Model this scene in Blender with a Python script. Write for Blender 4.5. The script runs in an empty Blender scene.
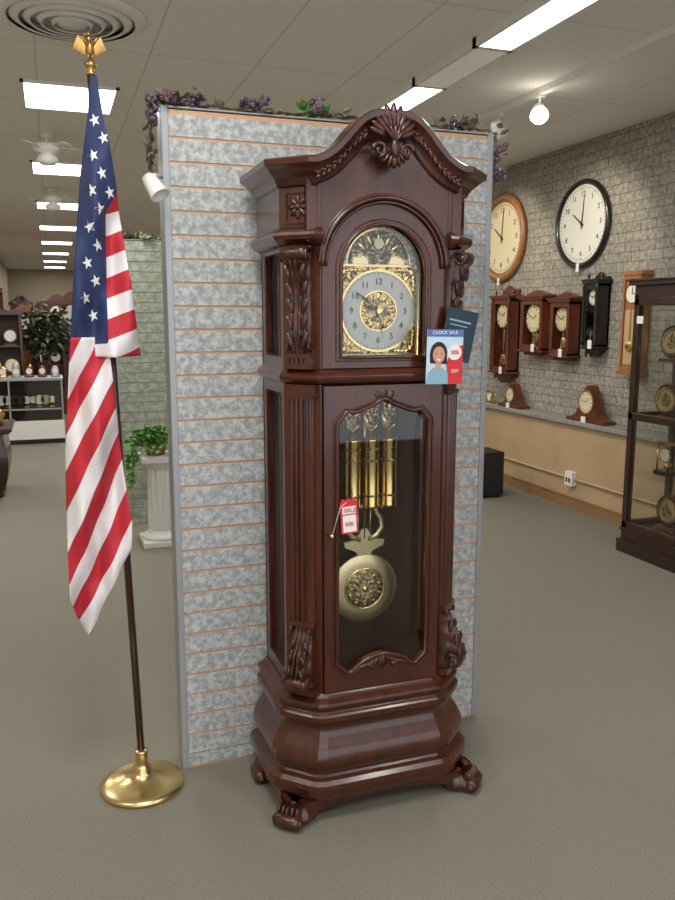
import bpy, math, random
from mathutils import Vector, Matrix
import bmesh
random.seed(7)
pi=math.pi
sc=bpy.context.scene
sc.view_settings.view_transform='Standard'
sc.view_settings.exposure=0.0

# ---------------------------------------------------------------- materials
def mat(name,col,rough=.5,metal=0,coat=0,noise=None,bump=None,emit=0,ecol=None):
    m=bpy.data.materials.new(name); m.use_nodes=True
    nt=m.node_tree; b=nt.nodes['Principled BSDF']
    c=(col[0],col[1],col[2],1)
    b.inputs['Base Color'].default_value=c
    b.inputs['Roughness'].default_value=rough
    b.inputs['Metallic'].default_value=metal
    b.inputs['Coat Weight'].default_value=coat
    b.inputs['Coat Roughness'].default_value=.14
    if emit:
        e=ecol or col
        b.inputs['Emission Color'].default_value=(e[0],e[1],e[2],1)
        b.inputs['Emission Strength'].default_value=emit
    tc=nt.nodes.new('ShaderNodeTexCoord')
    if noise:
        scale,col2,st,lo,hi=noise
        mp=nt.nodes.new('ShaderNodeMapping'); mp.inputs['Scale'].default_value=st
        n=nt.nodes.new('ShaderNodeTexNoise'); n.inputs['Scale'].default_value=scale; n.inputs['Detail'].default_value=5
        r=nt.nodes.new('ShaderNodeValToRGB')
        r.color_ramp.elements[0].position=lo; r.color_ramp.elements[1].position=hi
        r.color_ramp.elements[0].color=c; r.color_ramp.elements[1].color=(col2[0],col2[1],col2[2],1)
        nt.links.new(tc.outputs['Object'],mp.inputs[0]); nt.links.new(mp.outputs[0],n.inputs['Vector'])
        nt.links.new(n.outputs['Fac'],r.inputs[0]); nt.links.new(r.outputs[0],b.inputs['Base Color'])
    if bump:
        bs,bd,bst=bump
        n2=nt.nodes.new('ShaderNodeTexNoise'); n2.inputs['Scale'].default_value=bs; n2.inputs['Detail'].default_value=3
        bp=nt.nodes.new('ShaderNodeBump'); bp.inputs['Strength'].default_value=bst; bp.inputs['Distance'].default_value=bd
        nt.links.new(tc.outputs['Object'],n2.inputs['Vector']); nt.links.new(n2.outputs['Fac'],bp.inputs['Height'])
        nt.links.new(bp.outputs[0],b.inputs['Normal'])
    return m

def glass(name,tint=(1,1,1),refl=.08):
    m=bpy.data.materials.new(name); m.use_nodes=True; nt=m.node_tree
    nt.nodes.clear()
    o=nt.nodes.new('ShaderNodeOutputMaterial'); mx=nt.nodes.new('ShaderNodeMixShader')
    t=nt.nodes.new('ShaderNodeBsdfTransparent'); g=nt.nodes.new('ShaderNodeBsdfGlossy')
    t.inputs[0].default_value=(*tint,1); g.inputs['Roughness'].default_value=.02
    mx.inputs[0].default_value=refl
    nt.links.new(t.outputs[0],mx.inputs[1]); nt.links.new(g.outputs[0],mx.inputs[2]); nt.links.new(mx.outputs[0],o.inputs[0])
    return m

WOOD=mat('mahogany',(.080,.0155,.006),.30,0,.5,noise=(6,(.036,.0075,.0035),(6,6,.7),.35,.7),bump=(40,.001,.12))
WOODC=mat('mahogany_carved',(.070,.014,.006),.34,0,.4,noise=(35,(.014,.004,.002),(1,1,1),.42,.68),bump=(70,.003,.4))
WOODIN=mat('mahogany_interior',(.050,.018,.010),.5,noise=(5,(.030,.011,.006),(6,6,.7),.35,.7))
CHERRY=mat('cherry_wood',(.15,.035,.014),.35,0,.3,noise=(5,(.07,.018,.008),(4,4,.8),.35,.7))
DARKW=mat('dark_walnut',(.040,.012,.007),.32,0,.4,noise=(6,(.020,.007,.004),(6,6,.7),.35,.7))
OAK=mat('oak_wood',(.36,.15,.05),.4,0,.2,noise=(6,(.26,.10,.03),(4,4,1),.35,.7))
BLACKW=mat('ebony_wood',(.012,.009,.009),.3,0,.3)
BRASS=mat('polished_brass',(.80,.58,.25),.24,1)
BRASSB=mat('brushed_brass',(.78,.66,.40),.40,1)
BRASSF=mat('satin_brass',(.76,.58,.28),.27,1)
ORN=mat('brass_filigree',(.70,.50,.20),.38,.9,noise=(95,(.06,.035,.012),(1,1,1),.49,.57),bump=(95,.003,.6))
BRDK=mat('antique_brass_dark',(.16,.12,.07),.45,.9,noise=(90,(.60,.48,.28),(1,1,1),.47,.6),bump=(90,.003,.7))
SILV=mat('silvered_dial',(.40,.40,.38),.42,.55)
DIALW=mat('white_dial',(.80,.79,.74),.5)
DIALC=mat('cream_dial',(.72,.63,.42),.5)
INK=mat('black_ink',(.01,.01,.012),.5)
NAVY=mat('navy_print',(.012,.03,.06),.4)
NAVYT=mat('light_teal_print',(.25,.45,.55),.4)
RED=mat('red_print',(.65,.03,.04),.5)
PAPER=mat('white_paper',(.85,.85,.83),.6)
BLUEP=mat('blue_print',(.09,.16,.45),.5)
SKYP=mat('pale_blue_print',(.55,.72,.85),.5)
SKIN=mat('printed_skin',(.62,.33,.22),.5)
HAIR=mat('printed_hair',(.02,.012,.01),.5)
WHITEP=mat('white_enamel',(.84,.83,.80),.4)
GREYM=mat('grey_metal_trim',(.36,.38,.40),.4,.3)
GROOVE=mat('slat_groove_tan',(.62,.35,.20),.6)
GROOVE2=mat('slat_groove_dull',(.42,.33,.22),.6)
GLASS=glass('clear_glass',(.98,.985,.98),.03)
GLASSD=glass('cabinet_glass',(.97,.98,.97),.05)
LEAF=mat('ivy_leaf',(.06,.20,.03),.5,noise=(30,(.17,.34,.08),(1,1,1),.35,.7))
LEAF2=mat('dusty_leaf',(.07,.10,.05),.6,noise=(20,(.22,.21,.12),(1,1,1),.35,.7))
LEAFD=mat('dark_ficus_leaf',(.015,.035,.012),.5)
LEAFP=mat('burgundy_leaf',(.12,.06,.06),.6,noise=(20,(.30,.21,.19),(1,1,1),.35,.7))
GRAPE=mat('purple_grape',(.045,.02,.05),.35,noise=(25,(.20,.14,.19),(1,1,1),.4,.65))
VINE=mat('brown_vine',(.12,.07,.045),.8)
PLASTER=mat('white_plaster',(.72,.74,.71),.6,bump=(60,.002,.2))
BLACKP=mat('black_plastic',(.012,.012,.014),.5)
POLE=mat('dark_red_pole',(.05,.012,.008),.3,0,.4)
MOON=mat('moon_dial_dark',(.035,.032,.028),.45,.3,noise=(120,(.40,.33,.17),(1,1,1),.53,.60))
LAMPG=mat('lamp_glow',(1,.95,.85),.4,emit=22,ecol=(1,.93,.8))
LENS=mat('fluorescent_lens',(1,1,1),.5,emit=5,ecol=(1,.99,.95))
LENSDIM=mat('dim_glow_prismatic_lens',(.62,.59,.52),.35,noise=(60,(.45,.43,.37),(1,3,1),.4,.6),emit=.16,ecol=(1,.95,.84))  # faint glow put into the lens material; this fixture has no lamp
GOLD=mat('gilded_eagle',(.45,.27,.10),.42,1)

def laminate(name,c1,c2,c3,scale):
    m=bpy.data.materials.new(name); m.use_nodes=True; nt=m.node_tree; b=nt.nodes['Principled BSDF']
    b.inputs['Roughness'].default_value=.55
    tc=nt.nodes.new('ShaderNodeTexCoord')
    n=nt.nodes.new('ShaderNodeTexNoise'); n.inputs['Scale'].default_value=scale; n.inputs['Detail'].default_value=4; n.inputs['Roughness'].default_value=.75
    r=nt.nodes.new('ShaderNodeValToRGB'); e=r.color_ramp.elements
    e[0].position=.42; e[0].color=(*c1,1); e[1].position=.58; e[1].color=(*c3,1)
    x=e.new(.5); x.color=(*c2,1)
    nt.links.new(tc.outputs['Object'],n.inputs['Vector']); nt.links.new(n.outputs['Fac'],r.inputs[0]); nt.links.new(r.outputs[0],b.inputs['Base Color'])
    return m
SLAT=laminate('marbled_grey_laminate',(.31,.325,.335),(.42,.435,.44),(.56,.57,.575),40)
SLAT2=laminate('green_grey_laminate',(.22,.26,.21),(.30,.34,.28),(.40,.43,.36),20)

def brickmat(name,plane,bw,bh,c1,c2,mortar,msize,nscale,offset=.5,rough=.7,namt=.6):
    m=bpy.data.materials.new(name); m.use_nodes=True; nt=m.node_tree; b=nt.nodes['Principled BSDF']
    b.inputs['Roughness'].default_value=rough
    tc=nt.nodes.new('ShaderNodeTexCoord'); sp=nt.nodes.new('ShaderNodeSeparateXYZ'); cb=nt.nodes.new('ShaderNodeCombineXYZ')
    nt.links.new(tc.outputs['Object'],sp.inputs[0])
    nt.links.new(sp.outputs[plane[0]],cb.inputs[0]); nt.links.new(sp.outputs[plane[1]],cb.inputs[1])
    br=nt.nodes.new('ShaderNodeTexBrick'); br.offset=offset
    br.inputs['Scale'].default_value=1; br.inputs['Brick Width'].default_value=bw; br.inputs['Row Height'].default_value=bh
    br.inputs['Mortar Size'].default_value=msize; br.inputs['Mortar Smooth'].default_value=.2
    br.inputs['Color1'].default_value=(*c1,1); br.inputs['Color2'].default_value=(*c2,1); br.inputs['Mortar'].default_value=(*mortar,1)
    nt.links.new(cb.outputs[0],br.inputs['Vector'])
    n=nt.nodes.new('ShaderNodeTexNoise'); n.inputs['Scale'].default_value=nscale; n.inputs['Detail'].default_value=4
    nt.links.new(tc.outputs['Object'],n.inputs['Vector'])
    mr=nt.nodes.new('ShaderNodeMapRange'); mr.inputs[1].default_value=.3; mr.inputs[2].default_value=.7; mr.inputs[3].default_value=1-namt/2; mr.inputs[4].default_value=1+namt/2
    nt.links.new(n.outputs['Fac'],mr.inputs[0])
    vm=nt.nodes.new('ShaderNodeVectorMath'); vm.operation='SCALE'
    nt.links.new(br.outputs['Color'],vm.inputs[0]); nt.links.new(mr.outputs[0],vm.inputs['Scale'])
    nt.links.new(vm.outputs[0],b.inputs['Base Color'])
    return m
STONE=brickmat('stone_slat_wall','YZ',.17,.076,(.34,.315,.275),(.27,.255,.225),(.18,.15,.12),.0045,30,namt=.8)
CEIL=brickmat('acoustic_tile_ceiling','YX',1.22,.61,(.88,.85,.80),(.86,.83,.78),(.68,.65,.60),.006,90,0,.9,.08)
CARPET=mat('beige_carpet',(.158,.146,.116),.95,noise=(240,(.245,.228,.185),(1,1,1),.38,.62),bump=(320,.003,.35))
TAN=mat('tan_wall_paint',(.50,.35,.20),.7,noise=(3,(.46,.32,.18),(1,1,1),.4,.6))
TAN2=mat('beige_wall_paint',(.50,.43,.32),.8)
BASEB=mat('tan_baseboard',(.30,.16,.07),.5)
LEDGE=mat('stone_ledge',(.34,.33,.31),.4,noise=(40,(.22,.22,.21),(1,1,1),.4,.6))

# ---------------------------------------------------------------- mesh builder
class MB:
    def __init__(s): s.v=[];s.f=[];s.fm=[];s.fs=[];s.mats=[];s.M=Matrix.Identity(4)
    def mi(s,m):
        if m not in s.mats: s.mats.append(m)
        return s.mats.index(m)
    def add(s,vs,fs,m,smooth=False):
        o=len(s.v); i=s.mi(m)
        s.v+= [tuple(s.M@Vector(p)) for p in vs]
        for f in fs: s.f.append(tuple(o+k for k in f)); s.fm.append(i); s.fs.append(smooth)
    def box(s,x0,x1,y0,y1,z0,z1,m):
        s.add([(x0,y0,z0),(x1,y0,z0),(x1,y1,z0),(x0,y1,z0),(x0,y0,z1),(x1,y0,z1),(x1,y1,z1),(x0,y1,z1)],
              [(3,2,1,0),(4,5,6,7),(0,1,5,4),(1,2,6,5),(2,3,7,6),(3,0,4,7)],m)
    def loft(s,rings,m,cap=True,smooth=False,closed=True):
        n=len(rings[0]); vs=[p for r in rings for p in r]; fs=[]
        for i in range(len(rings)-1):
            for j in range(n if closed else n-1):
                k=(j+1)%n; fs.append((i*n+j,i*n+k,(i+1)*n+k,(i+1)*n+j))
        if cap: fs.append(tuple(range(n-1,-1,-1))); fs.append(tuple((len(rings)-1)*n+j for j in range(n)))
        s.add(vs,fs,m,smooth)
    def prism(s,poly,y0,y1,m):
        s.loft([[(x,y0,z) for x,z in poly],[(x,y1,z) for x,z in poly]],m)
    def frame(s,outer,inner,y0,y1,m,closed=True):
        n=len(outer); vs=[(x,y0,z) for x,z in outer]+[(x,y0,z) for x,z in inner]+[(x,y1,z) for x,z in outer]+[(x,y1,z) for x,z in inner]
        fs=[]
        for j in range(n if closed else n-1):
            k=(j+1)%n
            fs+=[(j,k,n+k,n+j),(2*n+j,3*n+j,3*n+k,2*n+k),(j,2*n+j,2*n+k,k),(n+j,n+k,3*n+k,3*n+j)]
        if not closed: fs+=[(0,n,3*n,2*n),(n-1,2*n-1,4*n-1,3*n-1)]
        s.add(vs,fs,m)
    def tube(s,path,r,m,seg=8,closed=False,cap=True):
        P=[Vector(p) for p in path]; n=len(P); rings=[]
        for i,p in enumerate(P):
            a=P[(i-1)%n] if (closed or i>0) else P[i]; b=P[(i+1)%n] if (closed or i<n-1) else P[i]
            t=(b-a).normalized(); ref=Vector((0,1,0)) if abs(t.y)<.9 else Vector((1,0,0))
            u=t.cross(ref).normalized(); w=t.cross(u)
            rr=r(i/(n-1)) if callable(r) else r
            rings.append([tuple(p+u*math.cos(2*pi*k/seg)*rr+w*math.sin(2*pi*k/seg)*rr) for k in range(seg)])
        if closed: rings.append(rings[0])
        s.loft(rings,m,cap=cap and not closed,smooth=True)
    def lathe(s,prof,c,m,seg=24,axis='z',smooth=True,cap=True):
        rings=[]
        for r,h in prof:
            ring=[]
            for k in range(seg):
                a=2*pi*k/seg; x,y=r*math.cos(a),r*math.sin(a)
                p={'z':(x,y,h),'y':(x,h,y),'x':(h,x,y)}[axis]
                ring.append((p[0]+c[0],p[1]+c[1],p[2]+c[2]))
            rings.append(ring)
        s.loft(rings,m,cap=cap,smooth=smooth)
    def ell(s,c,rad,m,rot=None,nu=12,nv=8):
        R=rot or Matrix.Identity(3); vs=[];fs=[]
        for i in range(nv+1):
            t=pi*i/nv
            for j in range(nu):
                p=2*pi*j/nu
                v=Vector((rad[0]*math.sin(t)*math.cos(p),rad[1]*math.sin(t)*math.sin(p),rad[2]*math.cos(t)))
                vs.append(tuple(Vector(c)+R@v))
        for i in range(nv):
            for j in range(nu):
                k=(j+1)%nu; fs.append((i*nu+j,(i+1)*nu+j,(i+1)*nu+k,i*nu+k))
        s.add(vs,fs,m,True)
    def disc(s,cx,cz,r,y,m,r0=0,a0=0,a1=2*pi,seg=40,th=.002,sx=1):
        full=abs(a1-a0-2*pi)<1e-6
        A=[a0+(a1-a0)*k/seg for k in range(seg+(0 if full else 1))]
        outer=[(cx+sx*r*math.cos(a),cz+r*math.sin(a)) for a in A]
        if r0>0:
            inner=[(cx+sx*r0*math.cos(a),cz+r0*math.sin(a)) for a in A]; s.frame(outer,inner,y,y+th,m,closed=full)
        else: s.prism(outer,y,y+th,m)
    def grid(s,fn,nu,nv,m,smooth=True):
        vs=[fn(i/nu,j/nv) for j in range(nv+1) for i in range(nu+1)]
        fs=[(j*(nu+1)+i,j*(nu+1)+i+1,(j+1)*(nu+1)+i+1,(j+1)*(nu+1)+i) for j in range(nv) for i in range(nu)]
        s.add(vs,fs,m,smooth)
    def leaf(s,c,d,l,w,m):
        d=Vector(d).normalized(); c=Vector(c)
        ref=Vector((random.uniform(-1,1),random.uniform(-1,1),random.uniform(-1,1)))
        u=d.cross(ref).normalized(); n=d.cross(u)
        pts=[c,c+d*l*.35+u*w*.5-n*w*.12,c+d*l*.7+u*w*.32-n*w*.1,c+d*l-n*w*.25,c+d*l*.7-u*w*.32-n*w*.1,c+d*l*.35-u*w*.5-n*w*.12,c+d*l*.5+n*w*.1]
        s.add([tuple(p) for p in pts],[(0,1,6),(1,2,6),(2,3,6),(3,4,6),(4,5,6),(5,0,6)],m)
    def clamp(s,ax,lo=None,hi=None):
        o=[]
        for v in s.v:
            v=list(v)
            if lo is not None: v[ax]=max(lo,v[ax])
            if hi is not None: v[ax]=min(hi,v[ax])
            o.append(tuple(v))
        s.v=o
    def build(s,name,parent=None,loc=(0,0,0),rot=(0,0,0),bevel=0,recalc=True):
        me=bpy.data.meshes.new(name); me.from_pydata(s.v,[],s.f)
        for m in s.mats: me.materials.append(m)
        me.polygons.foreach_set('material_index',s.fm); me.polygons.foreach_set('use_smooth',s.fs)
        if recalc:
            bm=bmesh.new(); bm.from_mesh(me); bmesh.ops.recalc_face_normals(bm,faces=bm.faces); bm.to_mesh(me); bm.free()
        me.update(); o=bpy.data.objects.new(name,me); sc.collection.objects.link(o)
        o.location=loc; o.rotation_euler=rot
        if parent: o.parent=parent
        if bevel:
            b=o.modifiers.new('bevel','BEVEL'); b.width=bevel; b.segments=2; b.limit_method='ANGLE'; b.angle_limit=math.radians(40)
        return o
def empty(name,loc=(0,0,0),rot=(0,0,0)):
    e=bpy.data.objects.new(name,None); sc.collection.objects.link(e); e.location=loc; e.rotation_euler=rot; e.empty_display_size=.1
    return e
def text(body,loc,size,m,parent,name='lettering',rot=(pi/2,0,0),ext=.0006):
    cu=bpy.data.curves.new(name,'FONT'); cu.body=body; cu.size=size; cu.align_x='CENTER'; cu.align_y='CENTER'; cu.extrude=ext
    cu.materials.append(m); o=bpy.data.objects.new(name,cu); sc.collection.objects.link(o); o.location=loc; o.rotation_euler=rot; o.parent=parent
    return o
def catmull(pts,x):
    for i in range(len(pts)-1):
        if x<=pts[i+1][0] or i==len(pts)-2:
            x0,y0=pts[i];x1,y1=pts[i+1]; t=min(max((x-x0)/(x1-x0),0),1)
            ym=pts[i-1][1] if i>0 else y0; yp=pts[i+2][1] if i+2<len(pts) else y1
            m0=(y1-ym)/2; m1=(yp-y0)/2
            return (2*t**3-3*t*t+1)*y0+(t**3-2*t*t+t)*m0+(-2*t**3+3*t*t)*y1+(t**3-t*t)*m1
def T(x,y,z,rz=0): return Matrix.Translation((x,y,z))@Matrix.Rotation(rz,4,'Z')
def rotY(a): return Matrix.Rotation(a,3,'Y')

# ================================================================= ROOM
CH=3.08
def room():
    b=MB(); b.box(-3,4.4,-2.6,27,-.1,0,CARPET); b.build('floor')
    b=MB(); b.box(-3,4.4,-2.6,27,CH,CH+.1,CEIL); b.build('ceiling')
    b=MB(); b.box(4.30,4.4,-2.6,27,.0,CH,STONE); b.build('wall_right')
    b=MB(); b.box(4.15,4.3,-2.5,26.9,0,.72,TAN)
    b.build('wall_right_wainscot')
    b=MB(); b.box(4.11,4.3,-2.5,26.9,.72,.76,LEDGE); b.build('trim_1',bevel=.006)
    b=MB(); b.box(4.13,4.15,-2.5,26.9,0,.09,BASEB); b.box(4.125,4.15,-2.5,26.9,.09,.10,BASEB)
    b.build('baseboard_right')
    b=MB(); b.tube([(4.135,4.6,.26),(4.135,26,.26)],.012,TAN); 
    b.box(4.10,4.15,5.62,5.72,.20,.32,WHITEP); b.box(4.095,4.10,5.64,5.66,.23,.27,INK); b.box(4.095,4.10,5.68,5.70,.23,.27,INK)
    b.build('electrical_outlet',bevel=.004)
    b=MB(); b.box(-3.1,-3,-2.6,13,0,CH,TAN2); b.build('wall_left')
    b=MB(); b.box(-3.1,-1.15,13,13.1,0,CH,TAN2); b.box(-1.25,-1.15,13.1,27,0,CH,TAN2); b.build('wall_left_rear')
    b=MB(); b.box(-3,4.4,27,27.1,0,CH,TAN2); b.build('wall_back')
    b=MB()
    b.box(-3.1,4.4,-2.7,-2.6,0,.35,TAN2); b.box(-3.1,4.4,-2.7,-2.6,2.85,CH,TAN2)
    b.box(-3.1,-2.8,-2.7,-2.6,.35,2.85,TAN2); b.box(4.1,4.4,-2.7,-2.6,.35,2.85,TAN2)
    b.build('wall_front')
    b=MB()
    for x in (-2.8,-1.1,.6,2.3,4.04): b.box(x,x+.06,-2.68,-2.62,.35,2.85,GREYM)
    b.box(-2.8,4.1,-2.68,-2.62,.35,.41,GREYM); b.box(-2.8,4.1,-2.68,-2.62,2.79,2.85,GREYM)
    b.box(-2.8,4.1,-2.655,-2.65,.41,2.79,GLASS)
    b.build('window_1')
room()

# ------------------------------------------------ slat panels
def slatpanel(name,x0,x1,y,h,m,th=.10,groove=GROOVE,gap=.0085):
    root=empty(name,(x0,y,0)); w=x1-x0
    b=MB()
    b.box(.02,w-.02,.0035,th-.0035,.0,h-.01,groove)
    p=.0762; z=.06
    b.box(.02,w-.02,0,.005,.01,z-gap/2,m); b.box(.02,w-.02,th-.005,th,.01,z-gap/2,m)
    while z<h-.02:
        z1=min(z+p-gap,h-.005)
        b.box(.02,w-.02,0,.005,z,z1,m); b.box(.02,w-.02,th-.005,th,z,z1,m)
        z+=p
    b.build('slats',root)
    b=MB()
    b.box(0,.022,-.004,th+.004,0,h,GREYM); b.box(w-.022,w,-.004,th+.004,0,h,GREYM)
    b.box(.022,w-.022,.0,th,h-.006,h,GREYM)
    b.build('edge_trim',root,bevel=.002)
    return root
slatpanel('slatwall_display_panel',.365,1.565,2.71,2.285,SLAT)
slatpanel('slatwall_display_panel',.45,1.75,6.35,2.2,SLAT2,groove=GROOVE2)

# ================================================================= GRANDFATHER CLOCK
def cring(w,d,c,z): return [(-w,0,z),(w,0,z),(w,-d+c,z),(w-c,-d,z),(-w+c,-d,z),(-w,-d+c,z)]
def bring(w,d,c,z):
    # plan outline with softened canted corners
    r=[(-w,0,z),(w,0,z)]
    A=Vector((w,-d+c)); B=Vector((w-c,-d)); e=.26*c
    P=[(w,-d+c+e),(w-e*.25,-d+c-e*.05),(w-e*.75,-d+c-e*.75)]
    Q=[(w-c+e*.75,-d+e*.75),(w-c+e*.05,-d+e*.25),(w-c-e,-d)]
    R=P+Q
    r+=[(x,y,z) for x,y in R]+[(-x,y,z) for x,y in reversed(R)]
    return r
def sring(sg,w,d,c,z,inn): 
    r=[(w,0,z),(w,-d+c,z),(w-c,-d,z),(inn,-d,z),(inn,0,z)]
    return [(sg*p[0],p[1],p[2]) for p in r]
W,D,C=.295,.35,.09
def carved(b,w,z0,z1,depth,ribs,amp,m,nleaf=0,lamp=0,taper=None):
    hw=w/2
    def fn(u,s):
        x=(u-.5)*2; tw=taper(s) if taper else 1
        env=max(0,1-abs(x)**2.6)**.5
        rib=1-amp*(.5-.5*math.cos(2*pi*ribs*u))
        lf=1-lamp*(.5-.5*math.cos(2*pi*(s*nleaf-abs(x)*.45)))*(.35+.65*abs(x)) if nleaf else 1
        dd=depth(s)
        return (x*hw*tw,-dd*env*rib*lf,z0+(z1-z0)*s)
    b.grid(fn,max(12,ribs*8),max(14,int(nleaf*8) or 14),m)
def spiral(b,cx,cy,cz,R,w,m,turn=1,rise=1):
    # carved side volute: a spiral bead on both cheeks of a bracket, axis along x
    for sx in(-1,1):
        P=[]
        for i in range(26):
            t=i/25; a=t*3.2*pi; r=R*(1-t*.82); P.append((cx+sx*w,cy+r*math.cos(a)*turn,cz+r*math.sin(a)*rise))
        b.tube(P,lambda t:.0045*(1-.4*t),m,6)
def grandfather():
    root=empty('grandfather_clock',(.965,2.65,0))
    # ---- base
    b=MB()
    prof=[(.070,.046),(.080,.058),(.094,.066),(.116,.068),(.132,.066),(.144,.056),(.150,.042),(.156,.036),(.162,.040)]
    cp=[(0,.040),(.08,.050),(.2,.055),(.32,.054),(.48,.045),(.62,.032),(.76,.020),(.88,.015),(1,.020)]
    for k in range(25): s=k/24; prof.append((.166+s*(.322-.166),catmull(cp,s)))
    prof+=[(.326,.030),(.334,.038),(.352,.039),(.358,.034),(.364,.026),(.370,.026),(.378,.032),(.388,.036),(.396,.034),(.402,.024),(.408,.014),(.414,.008),(.420,.004)]
    b.loft([bring(W+o,D+o,C+o*.5,z) for z,o in prof],WOOD)
    b.build('base',root,bevel=.0012)
    b=MB()
    ap=[(-.29,.078),(.29,.078),(.29,.028),(.23,.038),(.17,.052),(.06,.062),(-.06,.062),(-.17,.052),(-.23,.038),(-.29,.028)]
    b.prism(ap,-D-.045,-D-.020,WOOD)
    for sx in(-1,1):
        b.M=T(sx*(W+.03),0,0,-pi/2); b.prism([(x*.62+.19,z) for x,z in ap],-.01,.01,WOOD); b.M=Matrix.Identity(4)
    def foot(cx,cy,ang):
        b.M=T(cx,cy,0,ang)
        RR=[.046,.062,.068,.064,.052,.050,.056]
        def fn(u,s):
            a=2*pi*u; i=min(5,int(s*6)); t=s*6-i
            r=(RR[i]+(RR[i+1]-RR[i])*t)*(1+.035*math.cos(13*a))
            fw=1+ .42*max(0,-math.sin(a))*(1-s)
            return (r*math.cos(a),r*math.sin(a)*fw-.006*(1-s),.001+.078*s)
        b.grid(fn,91,16,WOODC)
        # front scroll roll with carved leaf ribs
        b.lathe([(0,-.046),(.014,-.046),(.022,-.040),(.024,-.020),(.026,0),(.024,.020),(.022,.040),(.014,.046),(0,.046)],(0,-.070,.027),WOODC,20,'x')
        for sg in(-1,1):
            b.lathe([(0,-.006),(.012,-.005),(.014,0),(.012,.005),(0,.006)],(sg*.046,-.070,.027),WOODC,14,'x')
        for k in(-2,-1,0,1,2): b.ell((k*.016,-.064+abs(k)*.004,.050),(.0075,.020,.024),WOODC)
        b.M=Matrix.Identity(4)
    foot(-.287,-.345,-pi/4); foot(.287,-.345,pi/4); foot(-.285,-.09,-pi/2); foot(.285,-.09,pi/2)
    b.build('feet',root)
    # ---- waist case
    b=MB()
    b.box(-W,W,-.015,0,.42,2.0,WOODIN)
    b.box(-.28,.28,-.33,-.015,.418,.43,WOODIN)
    for sg in(-1,1):
        for z0,z1 in((.42,1.43),(1.45,1.86)):
            poly=[(W,-.235),(W,-D+C),(W-C,-D),(.2,-D),(.2,-.318),(.262,-.24)]
            b.loft([[(sg*x,y,z) for x,y in poly] for z in(z0,z1)],WOOD)
            x0,x1=sorted((sg*W,sg*(W-.022)))
            b.box(x0,x1,-.05,-.0,z0,z1,WOOD); b.box(x0,x1,-.24,-.05,z0,z0+.05,WOOD); b.box(x0,x1,-.24,-.05,z1-.045,z1,WOOD)
            b.box(x0,x1,-.24,-.222,z0+.05,z1-.045,WOOD)
            xx=sg*(W+.001)
            b.tube([(xx,-.218,z0+.054),(xx,-.054,z0+.054),(xx,-.054,z1-.049),(xx,-.218,z1-.049)],.004,WOOD,6,True)
    b.build('case',root,bevel=.002)
    b=MB()
    for sg in(-1,1):
        for z0,z1 in((.47,1.385),(1.5,1.815)):
            x=sg*(W-.01); b.box(x-.0015,x+.0015,-.222,-.05,z0,z1,GLASS)
    b.box(-.164,.164,-.345,-.342,.49,1.38,GLASS)
    b.build('glass_panes',root)
    # ---- mid moulding
    b=MB()
    mid=[(1.418,.0),(1.424,.010),(1.434,.018),(1.444,.020),(1.452,.014),(1.46,.006),(1.466,.0)]
    b.loft([cring(W+o,D+o,C,z) for z,o in mid],WOOD)
    b.build('mid_moulding',root,bevel=.0015)
    # ---- lower door with shaped opening
    b=MB(); hw=.156; N=40
    def ztop(x): 
        t=abs(x)/hw
        return 1.338+.030*math.cos(t*pi)*.6+.016*math.exp(-((t-.0)/.16)**2)-.022*max(0,t-.8)/.2+ .012*math.exp(-((t-.80)/.12)**2)
    def zbot(x):
        t=abs(x)/hw
        return .512+.022*math.cos(t*pi)+.028*max(0,t-.78)/.22-.012*math.exp(-((t-.7)/.15)**2)
    inner=[];outer=[]
    for k in range(N+1):
        x=-hw+2*hw*k/N; inner.append((x,zbot(x))); outer.append((x*.198/hw,.424))
    for k in range(1,8):
        t=k/8; inner.append((hw,zbot(hw)+(ztop(hw)-zbot(hw))*t)); outer.append((.198,.424+(1.414-.424)*t))
    for k in range(N+1):
        x=hw-2*hw*k/N; inner.append((x,ztop(x))); outer.append((x*.198/hw,1.414))
    for k in range(1,8):
        t=k/8; inner.append((-hw,ztop(hw)+(zbot(hw)-ztop(hw))*t)); outer.append((-.198,1.414+(.424-1.414)*t))
    b.frame(outer,inner,-D-.012,-D+.012,WOOD)
    b.tube([(x,-D-.013,z) for x,z in inner],.0065,WOOD,8,True)
    b.tube([(x*1.075,-D-.013,(z-.93)*1.022+.93) for x,z in inner],.0028,WOODC,6,True)
    b.build('door_frame',root)
    b=MB()
    for sg in(-1,1):
        for k in range(5):
            a=sg*(.25+.24*k)
            b.ell((sg*(.010+.015*k),-D-.014,.512-.003*k),(.007,.007,.018),WOODC,rotY(-a*1.1))
        pts=[(sg*(.03+.09*t),-D-.014,.492+.012*math.sin(t*pi*1.6)) for t in [i/12 for i in range(13)]]
        b.tube(pts,lambda t:.006*(1-t)+.003,WOODC,8)
    b.ell((0,-D-.018,.510),(.010,.009,.023),WOODC)
    b.build('door_carving',root)
    b=MB()
    for k in(-1,0,1): b.ell((k*.022,-D-.010,1.388-abs(k)*.006),(.010,.006,.016),WOODC,rotY(k*.6))
    b.lathe([(0,-.022),(.006,-.020),(.009,-.012),(.004,-.006),(.010,0)],(-.178,-D-.012,.95),BRASS,12,'y')
    b.build('door_hardware',root)
    # ---- corner columns
    b=MB()
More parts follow.
